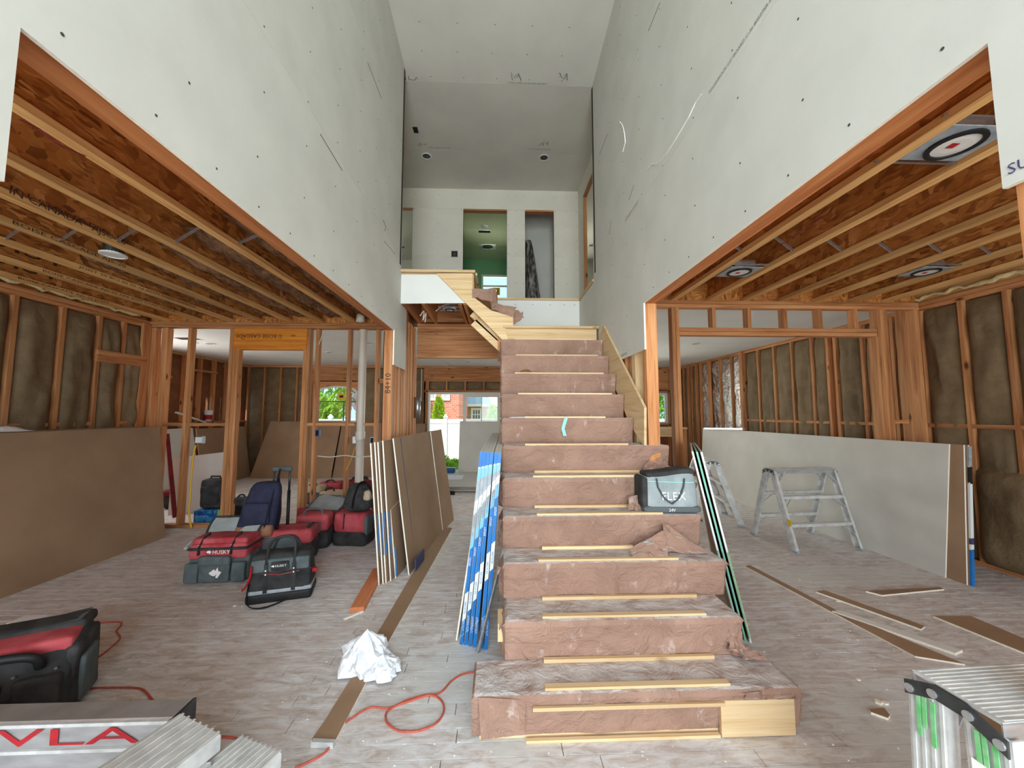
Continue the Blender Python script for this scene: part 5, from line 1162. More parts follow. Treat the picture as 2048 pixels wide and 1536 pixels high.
# crumpled paper
p0 = pt(732, 1345, z=0)
def crump(u, v, cx=0, cy=0, R=.13, Hh=.15, s=0):
    a = 2*math.pi*u; r = math.sin(math.pi*min(1, v*1.0)/2)
    rad = R*r*(1+.35*noise.noise(Vector((math.cos(a)*2+s, math.sin(a)*2, v*2+s)))+.2*noise.noise(Vector((math.cos(a)*6+s, math.sin(a)*6, v*6))))
    z = Hh*(1-v)**.8*(1+.3*noise.noise(Vector((math.cos(a)*3, math.sin(a)*3, s))))+.016+.02*abs(noise.noise(Vector((math.cos(a)*7, math.sin(a)*7, v*7+s))))*(v < .95)
    return (p0.x+cx+math.cos(a)*rad, p0.y+cy+math.sin(a)*rad*.9, z)
cp = thing('crumpled_paper', 'crumpled white paper lying on the long floor strip', 'paper')
MB().grid(lambda u, v: crump(u, v, -.02, .06, .15, .17, 0), 34, 12).build('sheet', 'paper_white', cp)
MB().grid(lambda u, v: crump(u, v, .10, -.02, .11, .08, 4), 28, 10).build('torn_corner', 'paper_white', cp)
# ================================================================ EXTENSION CORDS
def smooth_path(P, n=8):
    out = []
    for i in range(len(P)-1):
        a, b, c, d = P[max(0, i-1)], P[i], P[i+1], P[min(len(P)-1, i+2)]
        for k in range(n):
            t = k/n; out.append(.5*((2*b)+(c-a)*t+(2*a-5*b+4*c-d)*t*t+(3*b-a-3*c+d)*t**3))
    return out+[P[-1]]
def cord(pix, label, z0=.006, r=.0052, mat='orange_cord', name='extension_cord'):
    P = [pt(a, b, z=.006) for a, b in pix]
    return tag(MB().tube(smooth_path(P), r, 7).build(name, mat, smooth=True), label, 'cord')
cord([(590, 1536), (640, 1512), (662, 1490), (680, 1455), (705, 1435), (740, 1415), (775, 1416), (810, 1405), (850, 1392), (870, 1392), (885, 1405), (887, 1425), (870, 1448), (835, 1462), (800, 1462), (778, 1450), (771, 1435), (778, 1420), (810, 1402), (845, 1391), (880, 1385), (905, 1360), (930, 1347), (966, 1342)], 'orange extension cord looping on the floor beside the stairs')
o = cord([(128, 1272), (165, 1256), (200, 1246), (238, 1244), (242, 1250), (233, 1262), (240, 1276), (225, 1292), (200, 1312), (160, 1335)], 'orange extension cord behind the black and red tool bag')
cord([(160, 1383), (190, 1376), (240, 1375), (283, 1378), (305, 1400), (325, 1415), (338, 1440), (400, 1468), (470, 1476), (520, 1490)], 'orange extension cord running under the aluminium ladders')
# ================================================================ LADDERS
def channel(m, p, q_, w, t, out, ribs=4):
    """C-channel from p to q_, width w across, open side away from `out`"""
    p, q_, out = Vector(p), Vector(q_), Vector(out).normalized(); d = (q_-p).normalized(); s_ = d.cross(out).normalized()
    def bar(c, ww, hh):
        a, b = s_*ww/2, out*hh/2; m.hexa([p+c-a-b, p+c+a-b, q_+c+a-b, q_+c-a-b, p+c-a+b, p+c+a+b, q_+c+a+b, q_+c-a+b])
    bar(Vector((0, 0, 0)), w, .003)
    for e in (-1, 1): bar(s_*e*(w/2-.002)-out*t/2, .004, t)
    for i in range(ribs):
        bar(s_*(-w/2+w*(i+.5)/ribs)+out*.003, w/ribs*.35, .003)
def stand(name, label, loc, rz, W=.80, Hh=.86, splay=.34, td=.16, near=False, paint=False, leg=.075):
    t = thing(name, label, 'step stand', loc, rz)
    mt = 'aluminium_dusty'
    MB().box(-W/2, W/2, -td/2, td/2, Hh-.006, Hh).build('platform', mt, t)
    for i in range(14): MB().box(-W/2+.01, W/2-.01, -td/2+td*(i+.3)/14, -td/2+td*(i+.6)/14, Hh, Hh+.0016).build('tread_rib', mt, t)
    for s_ in (-1, 1): MB().box(-W/2, W/2, s_*td/2-.003*(s_ > 0), s_*td/2+.003*(s_ < 0), Hh-.05, Hh-.002).build('platform_flange', 'aluminium', t)
    for sx_ in (-1, 1):
        E0 = [(-td/2-.012, Hh-.045), (-.03, Hh-.016), (.03, Hh-.016), (td/2+.012, Hh-.045)]; e = .017
        cap = MB().prism([(sx_*(W/2+.006), q[0], q[1]+e) for q in E0]+[(sx_*(W/2+.006), q[0], q[1]-e) for q in reversed(E0)], (sx_*.005, 0, 0)).build('end_plate', 'dark_metal', t)
        for yy_, zz_ in ((-td/2, Hh-.042), (-td/5, Hh-.022), (td/5, Hh-.022), (td/2, Hh-.042)): MB().disc((sx_*(W/2+.011), yy_, zz_), (sx_, 0, 0), .010, 12, .004).build('rivet', 'aluminium', cap)
        for sy in (-1, 1):
            top, bot = Vector((sx_*(W/2-.002), sy*(td/2-leg/2+.012), Hh-.03)), Vector((sx_*(W/2-.002), sy*(td/2-leg/2+.012+splay), .012))
            m = MB(); channel(m, top, bot, leg, .028, (sx_, 0, 0)); lg = m.build('leg', mt, t)
            MB().rbox(bot.x-sx_*.012, bot.y, -.0, .034, leg+.01, .03, .006, 3).build('foot', 'tape_grey', lg)
            if paint and sx_ < 0:
                a, b = top.lerp(bot, .02), top.lerp(bot, .16); o = Vector((-.0075, 0, 0))
                for e in (-.016, .002, .014): MB().beam(a+o+Vector((0, e, 0)), a.lerp(b, .6+20*abs(e))+o+Vector((0, e, 0)), .009, .002, (1, 0, 0)).build('green_paint', 'green_paint', lg)
                if sy < 0: 
                    a, b = top.lerp(bot, .10), top.lerp(bot, .5); MB().beam(a+o, b+o, leg*.7, .0025, (1, 0, 0)).build('white_paint', 'caulk_white', lg)
    for sy in (-1, 1):
        for j, zf in enumerate((.33, .66)):
            z = Hh*zf; yy_ = sy*(td/2-leg/2+.012+splay*(1-(z)/(Hh-.03)))
            stp = MB().box(-W/2+.004, W/2-.004, yy_-.038, yy_+.038, z-.004, z).box(-W/2+.004, W/2-.004, yy_-.038, yy_-.034, z-.03, z-.004).box(-W/2+.004, W/2-.004, yy_+.034, yy_+.038, z-.03, z-.004).build('step', mt, t)
            for i in range(4): MB().box(-W/2+.01, W/2-.01, yy_-.03+.017*i, yy_-.023+.017*i, z, z+.003).build('tread_rib', mt, stp)
            for sx_ in (-1, 1):
                for e in (-.028, .028):
                    zl = z-.14; yl = sy*(td/2-leg/2+.012+splay*(1-zl/(Hh-.03)))
                    MB().beam((sx_*(W/2-.14), yy_+e, z-.012), (sx_*(W/2-.008), yl+e, zl), .004, .016, (0, 1, 0)).build('brace', mt, stp)
        for sx_ in (-1, 1):
            for e in (-.02, .02):
                zl = Hh-.17; yl = sy*(td/2-leg/2+.012+splay*(1-zl/(Hh-.03)))
                MB().beam((sx_*(W/2-.15), sy*(td/2-.012)+e*.3, Hh-.02), (sx_*(W/2-.008), yl+e, zl), .004, .016, (0, 1, 0)).build('brace', mt, t)
    return t
f_l, f_r, b_l, b_r = pt(1590, 1100, z=0), pt(1712, 1094, z=0), pt(1492, 1068, z=0), pt(1614, 1060, z=0)
cc = (f_l+f_r+b_l+b_r)/4; ang = math.atan2((f_r-f_l).y+(b_r-b_l).y, (f_r-f_l).x+(b_r-b_l).x)
mid = stand('step_stand', 'aluminium two sided step stand before the grey drywall sheet', (3.60, 4.52, 0), math.radians(4), W=.80, Hh=.86, splay=.26, td=.15)
m_ = MB().box(-.409, -.405, -.30, -.25, .28, .34).build('yellow_label', 'yellow', mid)
far_ = stand('step_stand', 'aluminium step stand half hidden behind the green edged boards', (3.02, 5.55, 0), math.radians(76), W=.70, Hh=.86, splay=.28, td=.15)
near_ = stand('step_stand', 'paint marked aluminium step stand at the right foreground', (1.49, .93, 0), math.radians(3), W=.86, Hh=.86, splay=.02, td=.17, paint=True, leg=.082)
# folded stand and red marked plank, left foreground
def ribbed(parent, quad, zt, h, n=6, name='rail'):
    P = [pt(a, b, z=zt) for a, b in quad]; d = ((P[3]-P[0])+(P[2]-P[1]))*.5; d = d.normalized()*.55; s_ = (P[1]-P[0])
    a, b = P[0], P[1]
    o = MB().hexa([a+Vector((0, 0, -h)), b+Vector((0, 0, -h)), b+d+Vector((0, 0, -h)), a+d+Vector((0, 0, -h)), a, b, b+d, a+d]).build(name, 'aluminium_dusty', parent, bevel=.006)
    for i in range(n):
        c0 = a.lerp(b, (i+.35)/n); c1 = a.lerp(b, (i+.65)/n)
        MB().hexa([c0, c1, c1+d, c0+d]+[v+Vector((0, 0, .0014)) for v in (c0, c1, c1+d, c0+d)]).build('tread_rib', 'aluminium_dusty', o)
    for fr in (.3, .7): MB().disc(a.lerp(b, fr)+Vector((0, 0, -h*.5))-d.normalized()*.001, -d, .011, 12, .004).build('rivet', 'dark_metal', o)
    e = b+d*.9; e2 = a+d*.9
    for q_ in (e, e2): MB().box(q_.x-.02, q_.x+.02, q_.y-.02, q_.y+.02, 0, zt-h).build('leg', 'aluminium_dusty', parent)
    for q_ in (b+d*.12, a+d*.12): MB().box(q_.x-.018, q_.x+.018, q_.y-.018, q_.y+.018, 0, zt-h).build('leg', 'aluminium_dusty', parent)
fl = thing('folding_trestle', 'dusty ribbed aluminium folding trestle at the left foreground', 'trestle')
ribbed(fl, [(362, 1424), (445, 1466), (330, 1536), (215, 1536)], .36, .06, 7)
fl2 = thing('folding_trestle', 'shorter ribbed aluminium trestle next to the orange cord', 'trestle')
ribbed(fl2, [(482, 1468), (566, 1502), (515, 1540), (400, 1540)], .28, .055, 9)
pk = thing('work_plank', 'aluminium work plank with red painted lettering before the black tool bag', 'plank', (0, 0, 0))
yp = 1.62; zt_ = pt(170, 1440, y=yp).z; xr_ = pt(345, 1445, y=yp).x
MB().box(-2.9, xr_, yp, yp+.10, .02, zt_).build('plank_body', 'aluminium', pk, bevel=.004)
for z in (zt_-.004, zt_*.72, zt_*.42, .06): MB().box(-2.9, xr_-.01, yp-.012, yp-.0005, z-.012, z).build('rail_rib', 'aluminium_dusty', pk)
text('WLA', (pt(-90, 1500, y=yp).x, yp-.001, zt_-.085), (1, 0, 0), (0, 0, 1), .085, 'red_paint', pk, 'lettering', .003, 3.6)
for a, b in ((0, 60), (75, 105), (130, 170)): MB().box(pt(a, 1500, y=yp).x, pt(b, 1500, y=yp).x, yp-.004, yp-.001, .075, .10).build('red_mark', 'red_paint', pk)
MB().box(xr_-.002, xr_+.01, yp-.01, yp+.105, .02, zt_).build('end_cap', 'dark_metal', pk)
for x in (-2.7, xr_-.3): MB().box(x-.03, x+.03, yp+.01, yp+.09, 0, .02).build('foot', 'black', pk)
tag(MB().rbox(2.05, .86, 0, .2, .2, .70, .03, 5).build('bucket_edge', 'fabric_grey'), 'dark container edge beside the near step stand', 'container')

tag(MB().beam(pt(1410, 857, x=4.16), pt(1488, 858, x=4.16), .05, .03).build('metal_track', 'aluminium'), 'silver metal track lying on top of the grey sheet stack', 'metal track')
rw = thing('saw_bench', 'rough wood bench frame behind the grey drywall stack', 'bench', (3.75, 8.75, 0))
MB().box(-.5, .5, -.02, .02, .98, 1.16).build('apron', 'pine_x', rw)
MB().box(-.5, .5, -.25, .25, 1.16, 1.20).build('bench_top', 'pine_x', rw)
for x in (-.46, .46):
    for y in (-.2, .2): MB().box(x-.03, x+.03, y-.03, y+.03, 0, 1.158).build('leg', 'fir_z', rw)
# ================================================================ PIPE, BOXES, CABLES IN THE LEFT PARTITION
pp = thing('drain_pipe', 'white plastic drain pipe rising through the left partition', 'pipe', (-1.895, 5.43, 0))
MB().lathe((0, 0, 0), [(.055, 0), (.055, 1.20), (.0001, 1.20)], 20).build('lower_length', 'pipe_white', pp, smooth=True)
MB().lathe((0, 0, 1.20), [(.062, -.05), (.065, -.04), (.065, .05), (.062, .06)], 20).build('coupling', 'pipe_white', pp, smooth=True)
MB().lathe((0, 0, 0), [(.0545, 1.20), (.0545, C-.084)], 20).build('upper_length', 'pipe_white', pp, smooth=True)
MB().lathe((-.0, -.13, C+.05), [(.001, .06), (.055, .05), (.058, -.05), (.001, -.06)], 18, (0, 0, 1)).build('vent_elbow', 'pipe_white', pp, smooth=True)
def ebox(px, py, y, mat, label, w=.055, h=.095, d=.06):
    p = pt(px, py, y=y); t = thing('outlet_box', label, 'outlet box', (p.x, y, p.z))
    MB().box(-w/2, w/2, 0, d, -h/2, h/2).build('box', mat, t, bevel=.004)
    MB().box(-w/2+.008, w/2-.008, -.002, 0, -h/2+.012, h/2-.012).build('cover', 'hole' if mat != 'galvanised' else 'white_plastic', t)
    MB().disc((0, -.003, h/2-.006), (0, -1, 0), .004, 8, .002).build('screw', 'galvanised', t); return t
ebox(634, 866, 5.33, 'blue_box', 'dark blue outlet box on a stud, left partition'); ebox(397, 880, 5.34, 'galvanised', 'grey metal outlet box above the yellow cable', .10, .10)
ebox(711, 880, 5.45, 'galvanised', 'grey metal outlet box behind the white pipe', .09, .10); ebox(744, 881, 5.46, 'blue_light', 'pale blue outlet box beside the left post')
p = pt(2046, 1072, x=XRE-.02); t = thing('outlet_box', 'bright blue outlet box on the insulated right wall', 'outlet box', (XRE-.03, p.y, p.z))
MB().box(-.03, .03, -.05, .05, -.055, .055).build('box', 'blue_tape', t, bevel=.004); MB().box(-.033, -.03, -.035, .035, -.04, .04).build('cover', 'hole', t)
def cable(P, r, mat, label, name='cable'): return tag(MB().tube(smooth_path([Vector(p) for p in P]), r, 7).build(name, mat, smooth=True), label, 'cable')
cable([pt(392, 890, y=5.33), pt(388, 905, y=5.33), pt(383, 950, y=5.345), pt(380, 1000, y=5.35), pt(378, 1025, y=5.35), pt(383, 1056, y=5.35)], .012, 'yellow_cable', 'yellow cable dropping down a stud of the left partition')
cable([pt(635, 912, y=5.36), pt(660, 914, y=5.35), pt(690, 911, y=5.34), pt(715, 914, y=5.34), pt(745, 912, y=5.36)], .007, 'white_cable', 'white cable running across the studs of the left partition')
cable([pt(711, 893, y=5.44), pt(707, 905, y=5.36), pt(700, 925, y=5.36), pt(692, 940, y=5.38)], .006, 'yellow_cable', 'short yellow cable hanging under the metal outlet box')
cable([pt(647, 660, y=5.36), pt(643, 675, y=5.35), pt(637, 690, y=5.36)], .005, 'white_cable', 'thin white cable at the top of the partition')
cable([pt(840, 632, y=4.7), pt(848, 622, y=4.7), pt(846, 640, y=4.72), pt(852, 626, y=4.74), pt(850, 645, y=4.76)], .006, 'white_cable', 'coil of white cable under the upper floor joists')
cable([pt(872, 622, y=4.6), pt(885, 612, y=4.7), pt(900, 607, y=4.7)], .006, 'white_cable', 'white cable feeding the light under the upper floor')
hl_ = can_light('recessed_light', 'recessed light on bar hangers under the upper floor joists', (-.60, 4.75, C+.03), .55)
MB().lathe((0, .05, .02), [(.06, 0), (.045, .12), (.02, .14), (.001, .14)], 14).build('housing_cone', 'white_plastic', hl_, smooth=True)
tag(MB().lathe((-1.08, 5.25, 1.45), [(.001, 0), (.04, 0), (.04, .28), (.001, .28)], 16).build('metal_cup', 'galvanised', smooth=True), 'shiny metal sleeve on the hall studs', 'sleeve')
# things on the rear left wall
p = pt(428, 830, x=XRL+.1); cpx = thing('drink_cup', 'white and red paper cup standing on the far wall blocking', 'cup', (XRL-.02, p.y, 1.34)); MB().lathe((0, 0, 0), [(.001, 0), (.06, 0), (.085, .24), (.08, .24), (.055, .01)], 16).build('cup', 'white_print', cpx, smooth=True); MB().lathe((0, 0, 0), [(.066, .04), (.076, .14)], 16).build('printed_band', 'red_paint', cpx)
tag(MB().beam(pt(352, 825, x=XRL+.05), pt(410, 845, x=XRL+.05), .05, .03).build('pipe_offcut', 'white_plastic'), 'white angled offcut resting on the dark side wall', 'offcut')
# red pole behind the studs
tag(MB().beam(pt(350, 1035, y=5.62), pt(334, 868, y=5.9), .05, .035).build('red_level', 'fabric_darkred', bevel=.004), 'dark red pole leaning behind the left partition', 'pole')
# ================================================================ TOOL BAGS
def soft(s, a=.008, f=8): 
    return lambda q: (q.x+a*noise.noise(q*f+Vector((s, 0, 0))), q.y+a*noise.noise(q*f+Vector((0, s, 5))), q.z+(a*noise.noise(q*f+Vector((s, 3, 0))) if q.z > .02 else 0))
def part(t, name, mat, *args, seed=0, a=.008, n=8, **kw):
    return MB().rbox(*args, kw.get('r', .03), n, soft(seed, a)).build(name, mat, t, smooth=True)
def husky_logo(t, x, y, z, s):
    P = [(-.5, .05), (-.1, .35), (.0, .2), (.2, .5), (.25, .2), (.5, .1), (.2, -.35), (.05, -.3), (.12, -.05), (-.05, -.2), (-.3, -.12)]
    MB().prism([(x+a*s, y, z+b*s) for a, b in P], (0, -.002, 0)).build('emblem', 'white_print', t)
# A: open red and grey bag
pa = pt(424, 1172, z=0)
A = thing('tool_bag', 'open red and grey canvas tool bag with white dog head emblem', 'bag', (pa.x-.02, pa.y+.20, 0), math.radians(4)); A.scale = (.94, .94, 1.0)
part(A, 'body', 'fabric_grey', 0, 0, 0, .54, .26, .24, seed=1, r=.04)
part(A, 'upper_panel', 'fabric_red', 0, .01, .20, .52, .32, .14, seed=2, r=.03)
part(A, 'zip_band', 'fabric_black', 0, -.012, .285, .535, .31, .025, seed=3, r=.012, a=.003)
part(A, 'top_flap', 'fabric_red', 0, .0, .325, .50, .26, .06, seed=4, r=.025)
MB().grid(lambda u, v: (-.24+.48*u, .06+.14*v+.02*math.sin(u*5), .36+.13*v+.012*math.sin(u*9+v*3)), 12, 6).build('lid_liner', 'liner_grey', A, smooth=True)
MB().tube([(-.24, .06, .37), (-.25, .12, .43), (-.24, .20, .50), (.24, .20, .50), (.25, .12, .43), (.24, .06, .37)], .010, 7).build('lid_rim', 'fabric_black', A, smooth=True)
part(A, 'front_pocket', 'fabric_grey', -.0, -.175, .02, .27, .05, .21, seed=5, r=.02)
part(A, 'pocket_flap', 'fabric_grey', -.0, -.186, .165, .28, .05, .08, seed=6, r=.02)
for x, s_ in ((-.205, 7), (.205, 8)): part(A, 'side_pocket', 'fabric_grey', x, -.17, .015, .12, .045, .17, seed=s_, r=.018)
for x in (-.16, .13):
    MB().tube([(x, -.165, .25), (x, -.16, .31), (x+.01, -.11, .375), (x+.01, -.02, .395)], .024, 8, flat=.006).build('strap', 'fabric_black', A); MB().disc((x, -.155, .33), (0, -1, .4), .008, 8, .004).build('rivet', 'white_print', A)
text('HUSKY', (-.04, -.158, .255), (1, 0, 0), (0, 0, 1), .05, 'white_print', A, 'lettering', .004); husky_logo(A, -.07, -.160, .272, .045); husky_logo(A, .02, -.204, .10, .11)
MB().tube([(-.28, -.12, .31), (-.31, -.12, .30), (-.30, -.05, .335), (-.26, .0, .35)], .012, 7).build('end_tab', 'liner_grey', A)
# B: black bag in front
pb = pt(557, 1207, z=0)
B = thing('tool_bag', 'black zipped tool bag with red key clip and shoulder strap', 'bag', (pb.x-.05, pb.y+.15, 0), math.radians(16))
def tap(q): return (q.x*(1-.06*q.z/.36), q.y*(1-.45*max(0, q.z-.12)/.26), q.z)
MB().rbox(0, 0, .055, .46, .26, .31, .04, 9, lambda q: Vector(tap(q))+wob(q, 9, .007, 3)).build('body', 'fabric_black', B, smooth=True)
part(B, 'base', 'black', 0, 0, 0, .47, .27, .075, seed=2, r=.02, a=.003); MB().rbox(0, 0, .07, .468, .268, .035, .012, 6).build('reflective_band', 'tape_grey', B, smooth=True)
part(B, 'upper_panel', 'fabric_grey', 0, -.095, .235, .42, .05, .10, seed=6, r=.015, a=.004)
part(B, 'name_patch', 'fabric_black', 0, -.122, .245, .13, .02, .07, seed=7, r=.01, a=.002)
text('HUSKY', (-.035, -.132, .275), (1, 0, 0), (0, 0, 1), .026, 'white_print', B, 'lettering', .003); husky_logo(B, -.05, -.133, .283, .024)
for x in (-.10, .10):
    MB().beam((x, -.133, .08), (x, -.122, .30), .03, .006, (0, -1, 0)).build('webbing', 'fabric_black', B)
    for z in (.225, .255): MB().disc((x, -.133, z), (0, -1, 0), .006, 8, .005).build('rivet', 'white_print', B)
MB().tube(smooth_path([Vector((-.10, -.12, .30)), Vector((-.095, -.08, .42)), Vector((-.05, -.02, .475)), Vector((.05, -.02, .475)), Vector((.095, -.08, .42)), Vector((.10, -.12, .30))]), .012, 8).build('handle', 'fabric_black', B, smooth=True)
MB().tube(smooth_path([Vector((-.10, .1, .36)), Vector((-.05, .07, .45)), Vector((.06, .07, .45)), Vector((.11, .1, .36))]), .011, 8).build('handle', 'fabric_black', B, smooth=True)
MB().tube([(-.22, -.10, .235), (0, -.137, .215), (.22, -.10, .23)], .003, 5).build('red_stitch', 'fabric_red', B)
MB().tube(smooth_path([Vector((-.2, -.13, .30)), Vector((-.2, -.14, .24)), Vector((-.22, -.15, .17)), Vector((-.25, -.15, .13))]), .016, 7, flat=.008).build('key_clip', 'red_paint', B)
MB().tube(smooth_path([Vector((-.21, -.14, .17)), Vector((-.215, -.16, .05)), Vector((-.17, -.20, .012)), Vector((-.08, -.23, .012)), Vector((.0, -.18, .012)), Vector((.06, -.14, .02))]), .018, 7, flat=.004).build('shoulder_strap', 'black', B)
part(B, 'red_tag', 'red_paint', .235, -.03, .17, .05, .04, .04, seed=9, r=.01)
# C: trolley bag behind with telescopic handle
pc = pt(566, 1150, z=0)
Ct = thing('trolley_bag', 'red rolling tool bag with tall black telescopic handle', 'bag', (pc.x-.13, pc.y+.34, 0), math.radians(10))
part(Ct, 'body', 'fabric_black', 0, 0, .02, .50, .30, .20, seed=1, r=.03); part(Ct, 'upper_panel', 'fabric_red', 0, .0, .20, .50, .30, .15, seed=2, r=.04); part(Ct, 'front_panel', 'fabric_grey', -.05, -.14, .17, .36, .05, .12, seed=3, r=.02)
for x in (-.16, .20): MB().tube([(x, -.10, .35), (x, -.02, .375), (x, .1, .35)], .02, 7, flat=.006).build('strap', 'fabric_black', Ct)
for x in (-.20, -.05): MB().tube([(x, .08, .25), (x, .085, .70)], .016, 10).build('handle_sleeve', 'black', Ct, smooth=True); MB().tube([(x, .085, .70), (x, .09, .92)], .011, 10).build('handle_tube', 'dark_metal', Ct, smooth=True)
MB().rbox(-.125, .09, .90, .19, .04, .05, .018, 5).build('handle_grip', 'strap_grey', Ct, smooth=True)
for x in (-.21, .21): MB().lathe((x-.02, .13, .035), [(.001, 0), (.035, 0), (.035, .04), (.001, .04)], 14, (1, 0, 0)).build('wheel', 'black', Ct)
# navy backpack hung on the handle
cB = pt(522, 1010, y=pc.y+.28)
K = thing('backpack', 'navy backpack with brown leather base hanging from the trolley handle', 'backpack', (cB.x+.07, pc.y+.24, .30), math.radians(14))
def pack(q): return (q.x*(1-.25*(q.z/.52)**2)+.10*(q.z/.52)-.05, q.y*(1-.35*(q.z/.52)), q.z)
MB().rbox(-.03, -.02, .0, .34, .20, .52, .07, 10, lambda q: Vector(pack(q))+wob(q, 8, .014, 2)).build('body', 'fabric_navy', K, smooth=True)
MB().rbox(-.06, -.03, -.005, .33, .19, .13, .04, 8, lambda q: Vector((q.x, q.y*1.02, q.z))+wob(q, 9, .008, 5)).build('leather_base', 'leather_brown', K, smooth=True)
part(K, 'front_pocket', 'fabric_navy', -.05, -.10, .12, .24, .07, .22, seed=4, r=.03)
MB().tube(smooth_path([Vector((.02, -.09, .06)), Vector((.06, -.12, .25)), Vector((.09, -.06, .46)), Vector((.10, .03, .60)), Vector((.09, .08, .605)), Vector((.06, .11, .45))]), .028, 8, flat=.008).build('shoulder_strap', 'fabric_navy', K)
MB().tube(smooth_path([Vector((.12, -.03, .05)), Vector((.15, -.06, .22)), Vector((.13, -.02, .42)), Vector((.10, .02, .56))]), .022, 8, flat=.008).build('shoulder_strap', 'black', K)
# D, E, F bags behind
pd = pt(640, 1088, z=0)
D = thing('tool_bag', 'open red tool bag with grey lined lid at the partition', 'bag', (pd.x-.07, pd.y+.30, 0), math.radians(-12))
part(D, 'body', 'fabric_black', 0, 0, 0, .44, .30, .17, seed=1, r=.04); part(D, 'upper_panel', 'fabric_red', 0, 0, .15, .43, .28, .18, seed=2, r=.04)
MB().grid(lambda u, v: (-.22+.44*u, -.10+.26*v, .33+.12*v+.02*math.sin(u*6)), 10, 6).build('lid_liner', 'liner_grey', D, smooth=True)
MB().tube([(-.22, -.10, .335), (-.22, .16, .455), (.22, .16, .455), (.22, -.10, .335), (-.22, -.10, .335)], .011, 7).build('lid_rim', 'strap_grey', D)
part(D, 'corner_flap', 'fabric_red', -.22, -.12, .22, .16, .06, .14, seed=5, r=.02)
pf = pt(600, 1110, z=0)
Fb = thing('tool_bag', 'small faded red bag with grey handles behind the trolley handle', 'bag', (pf.x+.02, pf.y+.28, 0), math.radians(6))
part(Fb, 'body', 'fabric_black', 0, 0, 0, .36, .26, .2, seed=1, r=.04); part(Fb, 'upper_panel', 'fabric_red', 0, 0, .18, .35, .24, .2, seed=3, r=.05); part(Fb, 'front_pocket', 'fabric_grey', .0, -.12, .18, .2, .04, .12, seed=3, r=.015)
MB().tube(smooth_path([Vector((-.1, -.1, .32)), Vector((-.08, -.06, .42)), Vector((.08, -.06, .42)), Vector((.1, -.1, .32))]), .011, 7).build('handle', 'strap_grey', Fb, smooth=True)
pe = pt(695, 1098, z=0)
E_ = thing('tool_bag', 'red and black tool bag carrying a black backpack', 'bag', (pe.x, pe.y+.20, 0), math.radians(-8))
part(E_, 'base', 'fabric_black', 0, 0, 0, .40, .30, .17, seed=1, r=.05); part(E_, 'upper_panel', 'fabric_red', 0, 0, .15, .37, .28, .22, seed=2, r=.04); part(E_, 'side_pocket', 'strap_grey', .18, -.02, .12, .06, .2, .22, seed=4, r=.02)
MB().tube([(-.06, -.145, .20), (-.05, -.15, .37)], .014, 6, flat=.005).build('strap', 'fabric_black', E_)
kb = thing('backpack', 'black backpack slumped on the red and black bag', 'backpack', (pe.x+.04, pe.y+.20, .372), math.radians(-8))
MB().rbox(0, 0, 0, .34, .22, .32, .09, 10, lambda q: Vector((q.x*(1-.3*(q.z/.32)**2)+.03*q.z, q.y*(1-.3*q.z/.32), q.z))+wob(q, 8, .016, 4)).build('body', 'fabric_black', kb, smooth=True)
MB().tube(smooth_path([Vector((.08, -.09, .26)), Vector((.16, -.10, .28)), Vector((.22, -.08, .18)), Vector((.23, -.06, -.05)), Vector((.20, -.06, -.16))]), .022, 8, flat=.007).build('shoulder_strap', 'fabric_black', kb)
MB().tube(smooth_path([Vector((-.02, -.11, .05)), Vector((-.0, -.12, .18)), Vector((.03, -.06, .32)), Vector((.08, .0, .33))]), .02, 8, flat=.007).build('shoulder_strap', 'black', kb)
part(kb, 'rolled_mat', 'fabric_beige', .13, -.04, .13, .09, .1, .12, seed=7, r=.03)
# behind the partition
def sofa(px, py, y, w, d, h, mat, label, cat, name, seed, rz=0, band=None):
    p = pt(px, py, z=0); t = thing(name, label, cat, (p.x, p.y+d/2, 0), math.radians(rz))
    part(t, 'body', mat, 0, 0, 0, w, d, h, seed=seed, r=min(w, d, h)*.3, a=.015)
    if band: part(t, 'top_panel', band, 0, -.01, h*.6, w*.96, d*.98, h*.42, seed=seed+1, r=min(w, d, h*.4)*.4, a=.012)
    MB().tube(smooth_path([Vector((-w*.2, -d*.3, h*.98)), Vector((-w*.1, -d*.2, h*1.12)), Vector((w*.1, -d*.2, h*1.12)), Vector((w*.2, -d*.3, h*.98))]), .011, 7).build('handle', 'fabric_black', t, smooth=True); return t
sofa(655, 1030, 0, .34, .26, .34, 'fabric_beige', 'rounded beige backpack behind the partition studs', 'backpack', 'backpack', 3)
sofa(655, 1002, 0, .42, .3, .3, 'fabric_darkred', 'dark red tool bag far behind the partition studs', 'bag', 'tool_bag', 4, 5, 'fabric_red')
sofa(708, 1003, 0, .5, .3, .34, 'fabric_darkred', 'dull red duffel bag far behind the white pipe', 'bag', 'duffel_bag', 5)
kk = sofa(695, 1003, 0, .3, .24, .34, 'fabric_black', 'black bag far behind the partition near the dull red duffel', 'bag', 'shoulder_bag', 6); kk.location.y += .45; kk.location.z = 0
sofa(600, 1020, 0, .34, .26, .30, 'fabric_grey', 'grey bag behind the door opening studs', 'bag', 'tool_bag', 8, 0, 'fabric_beige').location.y += .35
sofa(476, 1040, 0, .28, .2, .30, 'fabric_black', 'black jacket heap beside the door opening stud', 'jacket', 'work_jacket', 9, 0, 'fabric_grey')
ps = pt(408, 1048, z=0)
Wp = thing('drink_pack', 'blue plastic wrapped drink pack on the floor behind the studs', 'drink pack', (ps.x, 5.66, 0))
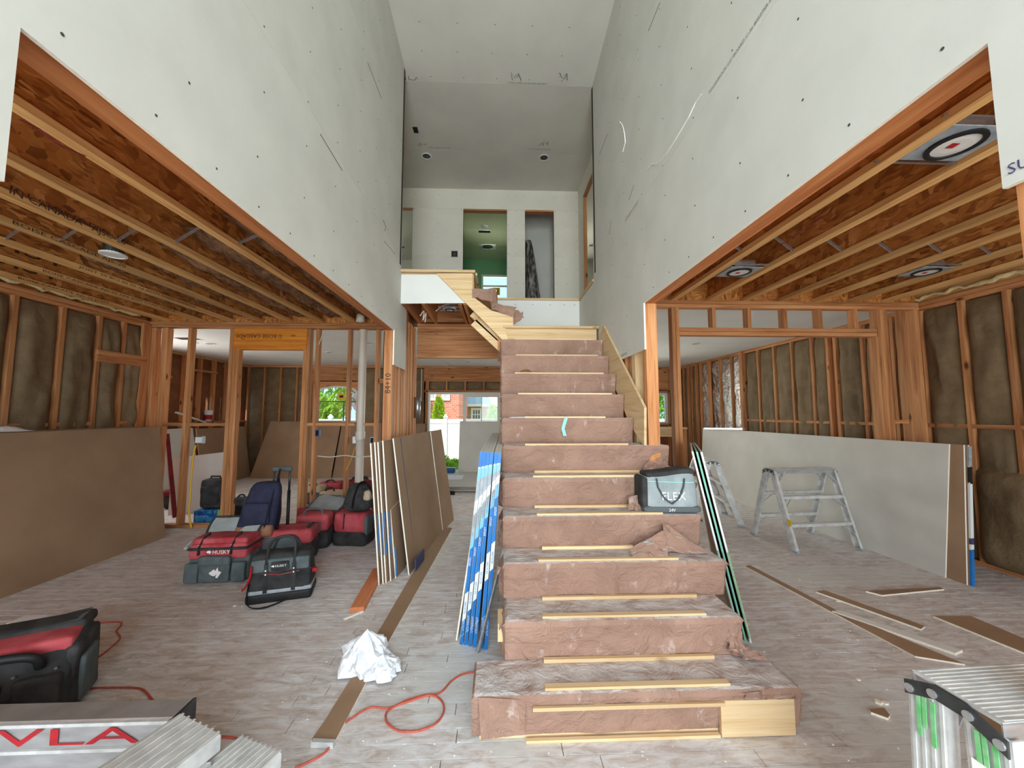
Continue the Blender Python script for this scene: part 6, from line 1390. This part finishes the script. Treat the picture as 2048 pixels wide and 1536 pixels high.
MB().rbox(0, 0, 0, .30, .22, .19, .02, 6).build('wrap', 'blue_pack', Wp, smooth=True); text('costura', (-.12, -.112, .09), (1, 0, 0), (0, 0, 1), .06, 'blue_light', Wp, 'lettering'); MB().rbox(.16, .02, 0, .06, .2, .18, .015, 4).build('end_wrap', 'green_board', Wp, smooth=True)
Sc = thing('suitcase', 'tall black suitcase resting on the blue drink pack', 'suitcase', (ps.x+.02, 5.70, .192))
MB().rbox(0, 0, 0, .30, .2, .40, .05, 8).build('shell', 'fabric_black', Sc, smooth=True); part(Sc, 'front_pocket', 'fabric_black', 0, -.10, .06, .24, .03, .24, r=.012); MB().tube([(-.07, 0, .395), (-.06, 0, .43), (.06, 0, .43), (.07, 0, .395)], .011, 7).build('handle', 'black', Sc)
sofa(338, 1020, 0, .3, .25, .3, 'fabric_black', 'dark bag with red trim behind the left stack of sheets', 'bag', 'tool_bag', 12, 0, 'fabric_darkred')
# foreground black and red tool bag
G = thing('tool_bag', 'big black tool bag with red trim and dark moulded handle', 'bag', (-2.50, 2.13, 0), math.radians(28))
def gb(q): return (q.x, q.y*(1-.35*max(0, q.z-.18)/.2), q.z)
MB().rbox(0, 0, 0, .62, .36, .36, .04, 10, lambda q: Vector(gb(q))+wob(q, 8, .01, 1)).build('body', 'fabric_black', G, smooth=True)
part(G, 'red_trim', 'fabric_red', 0, -.03, .30, .60, .22, .07, seed=2, r=.025); part(G, 'top_rim', 'fabric_black', 0, .08, .335, .60, .16, .06, seed=3, r=.025)
MB().grid(lambda u, v: (-.28+.56*u, .0+.16*v, .385+.012*math.sin(u*8)), 8, 4).build('lid_liner', 'strap_grey', G)
part(G, 'end_panel', 'fabric_black', .30, 0, .02, .05, .30, .30, seed=5, r=.02)
for x in (-.2, .0, .2): part(G, 'pocket', 'fabric_black', x, -.185, .03, .17, .05, .20, seed=6+x, r=.02)
part(G, 'end_pocket', 'fabric_grey', .33, -.02, .03, .03, .18, .22, seed=11, r=.012)
MB().tube(smooth_path([Vector((-.14, -.165, .27)), Vector((-.13, -.20, .33)), Vector((-.05, -.21, .355)), Vector((.10, -.21, .355)), Vector((.19, -.20, .33)), Vector((.20, -.165, .27))]), .02, 9).build('handle', 'black', G, smooth=True)
for x in (-.25, -.06, .12, .26): MB().disc((x, -.175, .25), (0, -1, 0), .007, 8, .006).build('rivet', 'galvanised', G)
p = pt(8, 1282, z=.15); tag(MB().box(p.x-.12, p.x+.03, p.y+.1, p.y+.2, 0, .2).build('white_box', 'paper_white', bevel=.004), 'white carton edge beside the big black tool bag', 'carton')
